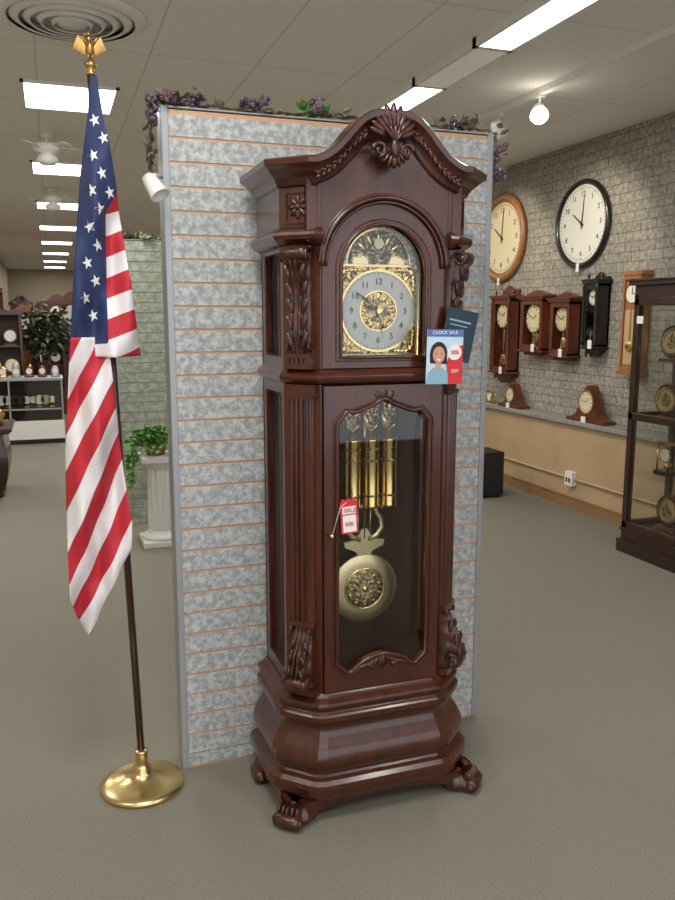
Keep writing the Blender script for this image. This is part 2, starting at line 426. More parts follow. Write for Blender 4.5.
    for sg in(-1,1):
        b.M=T(sg*(W-C/2),-D+C/2,0,sg*pi/4)
        b.box(-.052,.052,-.012,.01,1.385,1.418,WOOD); b.box(-.048,.048,-.022,.01,1.375,1.388,WOOD)
        carved(b,.088,.66,1.378,lambda s:.026,5,.45,WOOD)
        b.box(-.048,.048,-.024,.01,.645,.662,WOOD)
        def dp(s): return .020+.056*math.sin(min(1,(1-s)*1.12)*pi*.60)**2.0
        carved(b,.094,.442,.647,dp,5,.26,WOODC,nleaf=4,lamp=.16,taper=lambda s:1-.24*s)
        spiral(b,0,-.050,.470,.026,.043,WOODC); spiral(b,0,-.018,.632,.013,.034,WOODC)
        b.lathe([(.0,-.042),(.018,-.042),(.023,-.03),(.023,.03),(.018,.042),(0,.042)],(0,-.052,.464),WOODC,18,'x')
        b.box(-.052,.052,-.036,.01,.420,.440,WOOD)
        # hood bracket: long acanthus leaf, S profile with top scroll
        b.box(-.05,.05,-.024,.01,1.466,1.484,WOOD); b.box(-.044,.044,-.030,.01,1.500,1.512,WOOD)
        carved(b,.084,1.484,1.500,lambda s:.024,5,.45,WOOD)
        pd=[(0,.024),(.12,.034),(.28,.036),(.45,.030),(.60,.034),(.78,.052),(.90,.060),(1,.052)]
        pw=[(0,.72),(.15,.86),(.32,.90),(.5,.80),(.7,.90),(1,1.0)]
        carved(b,.094,1.512,1.828,lambda s:catmull(pd,s),5,.24,WOODC,nleaf=6,lamp=.15,taper=lambda s:catmull(pw,s))
        spiral(b,0,-.040,1.800,.024,.044,WOODC); spiral(b,0,-.018,1.530,.013,.036,WOODC)
        b.lathe([(.0,-.044),(.016,-.044),(.020,-.03),(.020,.03),(.016,.044),(0,.044)],(0,-.048,1.806),WOODC,18,'x')
        # central leaf rib with curling side lobes
        for k in range(5):
            zz=1.555+.050*k; yy=-catmull(pd,(zz-1.512)/.316)
            for sx in(-1,1): b.ell((sx*.026,yy*.90,zz),(.009,.007,.024),WOODC,rotY(sx*.35))
        for k in range(3):
            zz=.500+.042*k; yy=-dp((zz-.442)/.205)
            for sx in(-1,1): b.ell((sx*.024,yy*.88,zz),(.009,.007,.020),WOODC,rotY(-sx*.35))
    b.M=Matrix.Identity(4)
    b.build('corner_columns',root)
    # ---- hood
    Wh,Dh=.302,.36
    b=MB()
    lowm=[(1.828,.0),(1.834,.012),(1.846,.026),(1.858,.030),(1.868,.028),(1.876,.012),(1.88,.006)]
    fr=[(1.88,.006),(2.0,.006)]
    corn=[(1.995,.006),(2.0,.014),(2.010,.018),(2.020,.024),(2.030,.036),(2.040,.046),(2.046,.054),(2.050,.060),(2.066,.062),(2.070,.056)]
    for sg in(-1,1):
        b.loft([sring(sg,Wh+o,Dh+o,C+o*.2,z,.205) for z,o in lowm],WOOD)
        b.loft([sring(sg,Wh+o,Dh+o,C,z,.205) for z,o in fr],WOOD)
        b.loft([sring(sg,Wh+o,Dh+o,C+o*.2,z,.235) for z,o in corn],WOOD)
    b.box(-.24,.24,-.33,0,1.995,2.03,WOODIN)
    b.build('hood_cornice',root,bevel=.0015)
    pp=[(0,2.204),(.03,2.210),(.06,2.206),(.09,2.192),(.12,2.166),(.15,2.132),(.18,2.102),(.21,2.082),(.24,2.071),(.30,2.070)]
    pz=lambda x:catmull(pp,abs(x))
    b=MB(); N=60
    up=[];lo=[]
    for k in range(N+1):
        x=-.25+.5*k/N; up.append((x,pz(x)-.012)); lo.append((x,1.77+math.sqrt(max(0,.203**2-x*x)) if abs(x)<.203 else 1.84))
    b.frame(up,lo,-Dh-.004,-Dh+.045,WOOD,closed=False)
    prof=[(z-2.070,-Dh-o) for z,o in corn]
    prof=[(-.075,-Dh+.04)]+prof+[(0,-Dh+.04)]
    rings=[]
    for k in range(N+1):
        x=-.242+.484*k/N; e=.002; t=Vector((2*e,0,pz(x+e)-pz(x-e))).normalized(); n=Vector((-t.z,0,t.x))
        z=pz(x)
        rings.append([(x+n.x*dn*.85,dy,z+n.z*dn) for dn,dy in prof])
    b.loft(rings,WOOD)
    b.build('pediment',root)
    b=MB()
    for r,rr,y in((.203,.008,-Dh-.006),(.190,.005,-Dh-.002),(.212,.004,-Dh-.004)):
        b.tube([(r*math.cos(a),y,1.77+r*math.sin(a)) for a in [pi*i/36 for i in range(37)]],rr,WOOD,8)
    b.build('arch_moulding',root)
    b=MB(); zc=1.757; R=.141; inner=[];outer=[]; NN=8
    inner.append((-R,1.50));outer.append((-.200,1.468))
    for k in range(1,NN): x=-R+2*R*k/NN; inner.append((x,1.50)); outer.append((x*.2/R,1.468))
    inner.append((R,1.50)); outer.append((.200,1.468))
    for k in range(1,6): inner.append((R,1.5+(zc-1.5)*k/6)); outer.append((.2,1.468+(1.77-1.468)*k/6))
    for k in range(37):
        a=pi*k/36; inner.append((R*math.cos(a),zc+R*math.sin(a))); outer.append((.200*math.cos(a),1.77+.200*math.sin(a)))
    for k in range(5,0,-1): inner.append((-R,1.5+(zc-1.5)*k/6)); outer.append((-.2,1.468+(1.77-1.468)*k/6))
    b.frame(outer,inner,-D-.004,-D+.022,WOOD)
    b.tube([(x,-D-.004,z) for x,z in inner],.006,WOOD,8,True)
    b.tube([(x*1.11,-D-.004,(z-1.68)*1.06+1.68) for x,z in inner],.0025,WOODC,6,True)
    b.box(-.2,.2,-.283,-.275,1.468,1.99,WOODIN)
    b.build('hood_door',root)
    b=MB()
    for sg in(-1,1):
        b.M=T(sg*(Wh+.006-C/2),-Dh-.006+C/2,0,sg*pi/4)
        b.frame([(-.045,1.893),(.045,1.893),(.045,1.987),(-.045,1.987)],[(-.037,1.901),(.037,1.901),(.037,1.979),(-.037,1.979)],-.006,.002,WOOD)
        for k in range(8):
            a=2*pi*k/8; b.ell((.017*math.cos(a),-.002,1.94+.019*math.sin(a)),(.008,.006,.017),WOODC,rotY(pi/2-a))
        b.ell((0,-.006,1.94),(.009,.006,.009),WOODC)
    b.M=Matrix.Identity(4)
    y=-Dh-.066
    for k in range(11):
        a=(k-5)*.235; L=.066-.003*abs(k-5)
        b.ell((math.sin(a)*L,y+.016,2.126+math.cos(a)*L*1.0),(.0110,.013,L*.60),WOODC,rotY(a))
    for k in range(5):
        a=(k-2)*.33; b.ell((math.sin(a)*.026,y+.004,2.120+math.cos(a)*.024),(.0065,.010,.026),WOODC,rotY(a))
    b.ell((0,y+.004,2.100),(.014,.014,.032),WOODC); b.ell((0,y+.008,2.068),(.010,.012,.022),WOODC)
    for sg in(-1,1):
        sp=[]
        for i in range(30):
            t=i/29; a=t*2.4*pi; r=.022*(1-t*.8); sp.append((sg*(.042+r*math.cos(a)),y+.014,2.098+r*math.sin(a)))
        b.tube(sp,lambda t:.008*(1-t*.4),WOODC,8)
        for k in range(3): b.ell((sg*(.012+.010*k),y+.010,2.072+.007*k),(.007,.010,.020),WOODC,rotY(-sg*(.35+.3*k)))
        for k in range(10):
            x=sg*(.080+.0160*k); zz=pz(x)-.046; sl=math.atan2(pz(abs(x)+.005)-pz(abs(x)-.005),.01)
            s=1-.04*k
            b.ell((x,y+.034,zz),(.009,.009,.022*s),WOODC,rotY(sg*(pi/2-sl-.55)))
            b.ell((x,y+.032,zz-.013),(.007,.008,.016*s),WOODC,rotY(sg*(pi/2-sl+.45)))
    b.build('carved_crest',root)
    # ---- dial
    y=-.298
    b=MB()
    A=[pi*k/30 for k in range(31)]
    plate=[(-.140,1.500),(.140,1.500),(.140,1.76)]+[(.130*math.cos(a),1.76+.132*math.sin(a)) for a in A]+[(-.140,1.76)]
    b.prism(plate,y,y+.006,BRASSB)
    b.prism([(-.131,1.508),(.131,1.508),(.131,1.775),(-.131,1.775)],y-.002,y,ORN)
    b.tube([(x,y-.003,z) for x,z in plate],.0045,BRASS,6,True)
    b.box(-.131,.131,y-.004,y,1.776,1.781,BRASS)
    b.disc(0,1.782,.106,y-.005,MOON,0,0,pi)
    b.disc(0,1.782,.119,y-.006,SILV,.104,0,pi)
    b.disc(0,1.782,.128,y-.007,BRASS,.119,0,pi); b.disc(0,1.782,.107,y-.008,BRASS,.103,0,pi)
    for sg in(-1,1):
        b.disc(sg*.060,1.782,.030,y-.008,BRASSB,0,0,pi,24); b.disc(sg*.060,1.782,.034,y-.009,BRDK,.026,0,pi,24)
    for k in range(7):
        a=pi*(k+.5)/7; b.ell((.072*math.cos(a),y-.006,1.790+.072*math.sin(a)),(.006,.003,.018),BRASS,rotY(pi/2-a),8,6)
    b.disc(0,1.845,.016,y-.010,DIALC,seg=24)
    for k in range(13): 
        a=pi*(k+.5)/13.; b.ell((.1115*math.cos(a),y-.008,1.782+.1115*math.sin(a)),(.0018,.001,.006),INK,rotY(pi/2-a),6,4)
    zc=1.640
    b.disc(0,zc,.122,y-.007,SILV,.060,seg=64); b.disc(0,zc,.127,y-.009,BRASS,.1205,seg=64); b.disc(0,zc,.063,y-.009,BRASS,.059)
    b.disc(0,zc,.059,y-.005,ORN); b.disc(0,zc,.034,y-.0065,BRDK,.020)
    for k in range(12):
        a=2*pi*k/12; b.ell((.045*math.cos(a),y-.007,zc+.045*math.sin(a)),(.0045,.003,.012),BRASS,rotY(pi/2-a+.4))
    for k in range(60):
        a=2*pi*k/60; r0=.113 if k%5 else .110
        b.M=T(0,0,zc)@Matrix.Rotation(a,4,'Y'); b.box(-.0006,.0006,y-.009,y-.007,r0,.118,INK)
    b.M=Matrix.Identity(4)
    for sx in(-1,1):
        for sz in(-1,1):
            cx,cz=sx*.114,1.640+sz*.118
            b.ell((cx,y-.006,cz),(.012,.006,.012),BRASS)
            for k in range(4):
                b.ell((cx-sx*(.014+.013*k),y-.006,cz+sz*.006),(.0055,.004,.012-.0015*k),BRASS,rotY(-sx*sz*(.9+.15*k)))
                b.ell((cx+sx*.006,y-.006,cz-sz*(.014+.013*k)),(.0055,.004,.012-.0015*k),BRASS,rotY(sx*sz*(.5-.15*k)))
            b.ell((cx-sx*.018,y-.005,cz-sz*.018),(.006,.004,.014),BRASS,rotY(sx*sz*pi/4))
    def hand(a,L,w):
        b.M=T(0,0,zc)@Matrix.Rotation(a,4,'Y')
        b.prism([(-w,0),(w,0),(w*.6,L*.35),(w*2.2,L*.55),(w*.6,L*.72),(0,L),(-w*.6,L*.72),(-w*2.2,L*.55),(-w*.6,L*.35)],y-.015,y-.013,INK); b.M=Matrix.Identity(4)
    hand(math.radians(-72),.062,.003); hand(math.radians(-52),.100,.0026); hand(math.radians(170),.085,.001)
    b.disc(0,zc,.008,y-.017,BRASS,seg=16)
    b.build('dial',root)
    for k in range(12):
        a=2*pi*(k+1)/12
        text(str(k+1),(.090*math.sin(a),y-.009,zc+.090*math.cos(a)),.027,INK,root,'numeral_%d'%(k+1))
    b=MB(); b.prism([(-.141,1.50),(.141,1.50)]+[(.141*math.cos(a),1.757+.141*math.sin(a)) for a in A],-D+.010,-D+.012,GLASS); b.build('hood_glass',root)
    # ---- weights
    b=MB(); y=-.20
    for i,x in enumerate((-.044,.022,.086)):
        b.lathe([(.0,.980),(.010,.980),(.018,.987),(.0285,.989),(.0285,.996),(.027,1.000),(.027,1.212),(.0285,1.216),(.0285,1.222),(.018,1.226),(.006,1.236),(.004,1.25)],(x,y,0),BRASS,28)
        for zz in (1.03,1.15,1.19): b.lathe([(.0272,zz-.004),(.0278,zz),(.0272,zz+.004)],(x,y,0),BRDK,28,cap=False)
        b.lathe([(.0,-.005),(.024,-.005),(.027,0),(.024,.005),(0,.005)],(x,y,1.285),BRASS,24,'y')
        b.lathe([(.014,-.008),(.016,-.006),(.014,-.004)],(x,y,1.285),BRDK,24,'y')
        b.tube([(x-.024,y,1.335),(x-.024,y,1.285),(x-.018,y,1.262),(x,y,1.25),(x+.018,y,1.262),(x+.024,y,1.285),(x+.024,y,1.335)],.004,BRASS,6)
        for sx in(-1,1):
            b.tube([(x+sx*.022,y,1.285),(x+sx*.022,y,1.50)],.0022,BRASS,6)
            for q in range(3): b.ell((x+sx*(.012+.004*q),y-.006,1.305+.016*q),(.006,.005,.013),BRASS,rotY(sx*(.9-.4*q)))
        b.ell((x,y-.006,1.330),(.009,.005,.022),BRASS)
    b.build('weights',root)
    # ---- pendulum
    b=MB(); y=-.165; px=.012; pzc=.692
    b.lathe([(0,-.008),(.066,-.008),(.088,-.007),(.118,-.004),(.123,0),(.118,.004),(0,.005)],(px,y,pzc),BRASSB,64,'y')
    b.lathe([(0,-.014),(.052,-.013),(.068,-.010),(.070,-.007),(0,-.006)],(px,y,pzc),BRDK,40,'y')
    b.lathe([(.068,-.008),(.071,-.013),(.075,-.008)],(px,y,pzc),BRASS,40,'y',cap=False)
    for k in range(10):
        a=2*pi*k/10; b.ell((px+.036*math.cos(a),y-.013,pzc+.036*math.sin(a)),(.006,.004,.015),BRDK,rotY(pi/2-a+.5))
        b.ell((px+.056*math.cos(a+.3),y-.011,pzc+.056*math.sin(a+.3)),(.005,.004,.008),BRASS,rotY(pi/2-a))
    b.ell((px,y-.014,pzc),(.012,.006,.012),BRASS)
    b.prism([(px-.018,.806),(px+.018,.806),(px+.032,.826),(px+.070,.842),(px+.074,.862),(px+.040,.866),(px+.020,.885),(px+.010,.905),(px-.010,.905),(px-.020,.885),(px-.040,.866),(px-.074,.862),(px-.070,.842),(px-.032,.826)],y-.004,y+.004,BRASSB)
    for sg in(-1,1):
        P=[(.014,.866),(.044,.878),(.064,.905),(.060,.938),(.042,.962),(.038,.985),(.050,1.004),(.068,1.002),(.072,.985),(.060,.976)]
        b.tube([(px+sg*u,y,v) for u,v in P],lambda t:.0105*(1-.35*t),BRASSB,8)
        b.tube([(px+sg*.020,y,.87),(px+sg*.024,y,.985)],.0025,BRASS,6)
    b.tube([(px-.046,y,.984),(px+.046,y,.984)],.006,BRASSB,8)
    b.tube([(px,y,.87),(px,y,1.50)],.005,BRASS,8)
    b.build('pendulum',root)
    # ---- leaflets & sale tag hanging on the case
    lf=empty('sale_leaflets'); lf.parent=root
    b=MB()
    b.M=T(.180,-.412,1.500)@Matrix.Rotation(math.radians(1),4,'Y')
    b.box(-.062,.062,0,.002,-.084,.084,SKYP)
    b.box(-.062,.062,-.001,0,.062,.084,BLUEP)
    b.prism([(.062,-.084),(.062,.036),(.026,.030),(.006,-.02),(.012,-.084)],-.001,0,RED)
    b.disc(-.022,.012,.034,-.002,HAIR,sx=.85,seg=24,th=.001)
    b.prism([(-.050,-.02),(-.052,.01),(.006,.01),(.008,-.022)],-.0015,-.0005,HAIR)
    b.prism([(-.062,-.084),(.012,-.084),(.010,-.048),(-.006,-.034),(-.022,-.030),(-.040,-.034),(-.056,-.048)],-.0025,-.0015,NAVYT)
    b.prism([(-.030,-.038),(-.014,-.038),(-.014,-.012),(-.030,-.012)],-.003,-.0025,SKIN)
    b.disc(-.022,.006,.026,-.0035,SKIN,sx=.78,seg=24,th=.001)
    b.disc(-.022,.020,.022,-.0038,HAIR,r0=.016,a0=.1,a1=pi-.1,seg=16,th=.001)
    for sx in(-1,1): b.disc(-.022+sx*.009,.010,.0022,-.0042,HAIR,seg=10,th=.0005)
    b.disc(-.022,-.006,.006,-.0042,PAPER,a0=pi,a1=2*pi,seg=12,th=.0005)
    b.disc(.032,.014,.024,-.003,PAPER,seg=24,th=.001)
    b.M=T(.245,-.385,1.570)@Matrix.Rotation(math.radians(12),4,'Y')
    b.box(-.058,.052,0,.004,-.085,.075,NAVY)
    b.box(-.045,.03,-.001,0,.035,.040,NAVYT); b.box(-.040,.02,-.001,0,.022,.025,NAVYT)
    b.build('printed_leaflets',lf)
    text('CLOCK SALE',(.180,-.414,1.574),.015,PAPER,lf,'leaflet_lettering')
    text('50%',(.212,-.417,1.514),.017,RED,lf,'leaflet_lettering_b'); text('OFF',(.214,-.415,1.455),.015,PAPER,lf,'leaflet_lettering_c')
    b=MB(); b.M=T(-.120,-D-.024,1.008)@Matrix.Rotation(math.radians(-3),4,'Y')
    b.prism([(-.028,-.055),(.028,-.055),(.028,.045),(.020,.058),(.007,.052),(0,.060),(-.007,.052),(-.020,.058),(-.028,.045)],0,.002,RED); b.box(-.022,.022,-.001,0,-.050,.004,PAPER); b.box(-.022,.022,-.001,0,.008,.032,PAPER)
    b.M=Matrix.Identity(4)
    b.tube([(-.12,-D-.022,1.06),(-.15,-D-.026,1.04),(-.178,-D-.03,.955)],.001,PAPER,5)
    b.build('sale_tag',lf)
    text('SALE',(-.119,-D-.027,1.028),.019,RED,lf,'tag_lettering')
    text('50%',(-.121,-D-.027,.984),.017,RED,lf,'tag_lettering_b')
grandfather()

# ================================================================= FLAG
def flagmat():
    m=bpy.data.materials.new('flag_cloth'); m.use_nodes=True; nt=m.node_tree; b=nt.nodes['Principled BSDF']
    b.inputs['Roughness'].default_value=.7
    uv=nt.nodes.new('ShaderNodeUVMap'); uv.uv_map='UVMap'; sp=nt.nodes.new('ShaderNodeSeparateXYZ'); nt.links.new(uv.outputs[0],sp.inputs[0])
    mm=nt.nodes.new('ShaderNodeMath'); mm.operation='FRACT'; hf=nt.nodes.new('ShaderNodeMath'); hf.operation='MULTIPLY'; hf.inputs[1].default_value=.5
    nt.links.new(sp.outputs['X'],hf.inputs[0]); nt.links.new(hf.outputs[0],mm.inputs[0])
    gt=nt.nodes.new('ShaderNodeMath'); gt.operation='GREATER_THAN'; gt.inputs[1].default_value=.5; nt.links.new(mm.outputs[0],gt.inputs[0])
    mx=nt.nodes.new('ShaderNodeMix'); mx.data_type='RGBA'; mx.inputs[6].default_value=(.50,.018,.035,1); mx.inputs[7].default_value=(.78,.74,.76,1)
    nt.links.new(gt.outputs[0],mx.inputs[0])
    g2=nt.nodes.new('ShaderNodeMath'); g2.operation='GREATER_THAN'; g2.inputs[1].default_value=.5; nt.links.new(sp.outputs['Y'],g2.inputs[0])
    m2=nt.nodes.new('ShaderNodeMix'); m2.data_type='RGBA'; m2.inputs[7].default_value=(.020,.034,.115,1)
    nt.links.new(g2.outputs[0],m2.inputs[0]); nt.links.new(mx.outputs[2],m2.inputs[6]); nt.links.new(m2.outputs[2],b.inputs['Base Color'])
    return m
def flag():
    root=empty('american_flag_on_stand',(.217,2.66,0))
    ox,oy=.217,2.66
    b=MB()
    b.lathe([(0,0),(.138,0),(.143,.004),(.143,.012),(.136,.018),(.120,.024),(.095,.030),(.060,.040),(.038,.052),(.030,.064),(.030,.074),(.024,.078),(.021,.085),(.021,.125),(.024,.13),(.021,.135),(0,.135)],(0,0,0),BRASSF,56)
    b.build('brass_base',root)
    top=Vector((-.062,-.005,2.34)); bot=Vector((0,0,.10))
    b=MB(); b.tube([bot,top],.0125,POLE,16)
    m=bot.lerp(top,.36); m2=bot.lerp(top,.375); b.tube([m,m2],.0145,BRASS,16); b.build('pole',root)
    # eagle with half-raised spread wings on a ball
    b=MB()
    b.lathe([(0,2.335),(.014,2.335),(.016,2.343),(.009,2.350),(.017,2.360),(.019,2.368),(.014,2.377),(.006,2.382),(0,2.384)],(-.062,-.005,0),GOLD,20)
    c=Vector((-.062,-.005,2.412))
    b.ell(c,(.011,.012,.024),GOLD); b.ell(c+Vector((-.002,-.003,.026)),(.007,.008,.012),GOLD); b.ell(c+Vector((-.003,-.006,.038)),(.0075,.009,.0075),GOLD); b.ell(c+Vector((-.012,-.010,.036)),(.006,.0035,.003),GOLD,rotY(-.3))
    for k in(-1,0,1): b.ell(c+Vector((k*.005,.006,-.030)),(.004,.003,.012),GOLD,rotY(k*.3))
    for k in(-1,1): b.ell(c+Vector((k*.006,-.006,-.024)),(.004,.005,.008),GOLD)
    for sg in(-1,1):
        b.tube([c+Vector((sg*.008,.002,.012)),c+Vector((sg*.020,.004,.030)),c+Vector((sg*.032,.006,.040))],lambda t:.005*(1-.4*t),GOLD,8)
        for k in range(7):
            t=k/6; root_p=Vector((sg*(.010+.022*t),.004+.002*t,.014+.024*t)); L=.020+.006*t
            b.ell(c+root_p+Vector((sg*L*.25,0,-L*.75)),(.0042,.0025,L),GOLD,rotY(-sg*(.12+.28*t)))
    b.build('eagle_finial',root)
    Ls=[(.60,.052),(.66,.028),(.735,.010),(.885,.011),(.97,.014),(1.205,.022),(1.49,.047),(1.535,.052),(1.67,.0655),(1.82,.082),(2.03,.107),(2.215,.138),(2.325,.150)]
    Rl=[(.60,.070),(.66,.094),(.735,.130),(.82,.172),(.885,.206),(.97,.212),(1.08,.200),(1.205,.190),(1.35,.177),(1.49,.168),(1.56,.166)]
    Ru=[(1.49,.268),(1.535,.2595),(1.67,.243),(1.82,.229),(2.03,.207),(2.215,.180),(2.325,.168)]
    def lin(p,z):
        for i in range(len(p)-1):
            if z<=p[i+1][0]: 
                t=(z-p[i][0])/(p[i+1][0]-p[i][0]); t=max(0,t); return p[i][1]+(p[i+1][1]-p[i][1])*t
        return p[-1][1]
    def ydis(x,z,u):
        e=min(1,(2.34-z)*3)
        return 2.605+ e*(.030*math.sin((x*38+ z*-10))+ .010*math.sin(x*85+z*6)+.004*math.sin(z*40-x*60)) - .028*math.sin(pi*u)*e
    me_v=[];me_f=[];uvs=[]
    def part(z0,z1,Rf,nz,nx,q,canton):
        o=len(me_v)
        for j in range(nz+1):
            z=z0+(z1-z0)*j/nz; l=lin(Ls,z); r=lin(Rf,z)
            for i in range(nx+1):
                u=i/nx; x=l+(r-l)*u
                me_v.append((x-ox,ydis(x,z,u)-oy,z)); uvs.append((q(x,z),canton(x,z,u)))
        for j in range(nz):
            for i in range(nx):
                me_f.append((o+j*(nx+1)+i,o+j*(nx+1)+i+1,o+(j+1)*(nx+1)+i+1,o+(j+1)*(nx+1)+i))
    xb=lambda z: .172-.02*(1.9-z) if z<1.93 else .172+(z-1.93)*.6
    def cant(x,z,u):
        d=min((xb(z)-x),(z-1.535-(x-.1)*.10))
        return .5+max(-.5,min(.5,d*25))
    part(.60,1.56,Rl,80,34,lambda x,z:(z-2.0*x+.012*math.sin(z*9))/.104+40.55,lambda x,z,u:0)
    part(1.50,2.325,Ru,110,60,lambda x,z:(z-.40*(x-.2))/.062+ .75,cant)
    me=bpy.data.meshes.new('flag_cloth'); me.from_pydata(me_v,[],me_f); me.materials.append(flagmat())
    ul=me.uv_layers.new(name='UVMap')
    for lp in me.loops: ul.data[lp.index].uv=uvs[lp.vertex_index]
    for p in me.polygons: p.use_smooth=True
    o=bpy.data.objects.new('flag_cloth',me); sc.collection.objects.link(o); o.parent=root
    sm=o.modifiers.new('thick','SOLIDIFY'); sm.thickness=.0015; sm.offset=1
    b=MB(); STAR=mat('white_star',(.82,.82,.84),.7)
    row=0; z=2.25
    while z>1.59:
        xx=.015+(row%2)*.027
        while xx<.28:
            x=xx+ (z-1.6)*.10; l=lin(Ls,z); r=min(lin(Ru,z),xb(z))
            if x>l+.012 and x<r-.012:
                pts=[]; u=(x-l)/(lin(Ru,z)-l); cy=ydis(x,z,u)-.0035
                s=.0205
                for k in range(10):
                    a=pi/2+pi*k/5+.3; rr=s if k%2==0 else s*.40
                    px,pz=x+rr*math.cos(a)*.78,z+rr*math.sin(a); l2=lin(Ls,pz); u2=(px-l2)/(lin(Ru,pz)-l2)
                    pts.append((px-ox,ydis(px,pz,max(0,min(1,u2)))-.0035-oy,pz))
                b.add(pts+[(x-ox,cy-oy,z)],[(k,(k+1)%10,10) for k in range(10)],STAR)
            xx+=.054
        z-=.052; row+=1
    b.build('stars',root)
flag()

# ================================================================= GARLAND
def garland():
    yc=2.76
    def seg(path,nleaf,grapes,dens,clampf,big=1):
        b=MB()
        for k in range(2):
            P=[]
            for i in range(len(path)-1):
                for t in range(6):
                    p=Vector(path[i]).lerp(Vector(path[i+1]),t/6); P.append(p+Vector((random.uniform(-.008,.008),random.uniform(-.025,.025),random.uniform(0,.012))))
            b.tube(P,.0035,VINE,5)
        n=len(path)-1
        for k in range(nleaf):
            t=random.random(); i=min(int(t*n),n-1); p=Vector(path[i]).lerp(Vector(path[i+1]),t*n-i); x=p.x
            if random.random()>dens(x): continue
            m=random.choice([LEAF2,LEAFP,LEAFP])
            if .84<x<1.02 or 1.38<x<1.50: m=random.choice([LEAF,LEAF,LEAF2,LEAFP])
            p=p+Vector((random.uniform(-.015,.015),random.uniform(-.05,.03),random.uniform(0,.012)))
            b.leaf(p,(random.uniform(-1,1),random.uniform(-1,.6),random.uniform(-.2,.9)),random.uniform(.032,.055)*big,random.uniform(.022,.038)*big,m)
        for (gx,gz) in grapes:
            for k in range(11): b.ell((gx+random.gauss(0,.013),yc-.05+random.gauss(0,.014),gz+random.gauss(0,.012)),(.008,.008,.009),GRAPE,None,8,6)
        clampf(b); b.build('grapevine_garland',recalc=False)
    seg([(.37,yc-.02,2.30),(.42,yc,2.300),(.6,yc,2.298),(.8,yc,2.30),(1.0,yc-.02,2.300),(1.2,yc,2.30),(1.45,yc,2.300),(1.565,yc-.03,2.295)],250,
        [(.40,2.31),(.48,2.31),(.65,2.31),(.70,2.305),(.88,2.33),(1.40,2.31)],lambda x:.8 if (x<.49 or .63<x<.73 or .84<x<1.01 or 1.36<x<1.50) else .05,lambda b:b.clamp(2,lo=2.287))
    seg([(.335,yc,2.08),(.33,yc,2.17),(.34,yc,2.27),(.348,yc,2.31)],34,[(.338,2.25),(.340,2.30)],lambda x:1,lambda b:b.clamp(0,hi=.362),.8)
    seg([(1.585,yc,2.30),(1.59,yc-.02,2.2),(1.59,yc-.02,2.12)],34,[(1.59,2.22),(1.595,2.15)],lambda x:1,lambda b:b.clamp(0,lo=1.568),.8)
    r=empty('clip_on_spotlight',(.325,2.645,2.03)); b=MB()
    b.M=Matrix.Rotation(math.radians(150),4,'X')@Matrix.Rotation(math.radians(25),4,'Y')
    b.lathe([(0,-.035),(.018,-.033),(.024,-.02),(.030,.04),(.032,.045),(.026,.045),(.022,.03),(0,.028)],(0,0,0),WHITEP,24); b.M=Matrix.Identity(4)
    b.tube([(0,0,.02),(.01,.03,.035),(.036,.075,.035)],.006,WHITEP,8)
    b.build('lamp_can',r)
garland()

# ================================================================= WALL CLOCKS (right wall, facing -X)
RW=-pi/2
def round_clock(name,y,z,R,rim,face,x=4.3,wide=.12):
    r=empty(name,(x-.001,y,z),(0,0,RW)); b=MB()
    w=R*wide
    b.lathe([(R*.96,0),(R,-.012),(R,-.03),(R-w*.3,-.048),(R-w*.7,-.045),(R-w,-.030),(R-w,-.02)],(0,0,0),rim,64,'y',cap=False)
    b.lathe([(0,0),(R*.96,0),(R*.96,-.018),(R-w*.9,-.020),(0,-.020)],(0,0,0),face,64,'y')
    for k in range(60):
        b.M=Matrix.Rotation(2*pi*k/60,4,'Y'); b.box(-.0015,.0015,-.0225,-.020,(R-w)*(.90 if k%5 else .87),(R-w)*.95,INK)
    def hand(a,L,w2):
        b.M=Matrix.Rotation(a,4,'Y'); b.prism([(-w2,-L*.18),(w2,-L*.18),(w2*.5,L),(-w2*.5,L)],-.028,-.025,INK)
    hand(math.radians(305),R*.42,.008); hand(math.radians(5),R*.62,.006); b.M=Matrix.Identity(4); b.disc(0,0,.014,-.030,INK,seg=16)
    b.box(-.02,.02,-.05,-.048,-R-.03,-R+.04,PAPER)
    b.build('clock_body',r)
    for k in range(12):
        a=2*pi*(k+1)/12; rr=(R-w)*.76
        text(str(k+1),(rr*math.sin(a),-.022,rr*math.cos(a)),R*.17,INK,r,'numeral_%d'%(k+1))
    return r
round_clock('round_wall_clock',5.89,2.40,.365,BLACKW,DIALW)
round_clock('round_wall_clock',7.18,2.40,.43,OAK,DIALC,wide=.2)

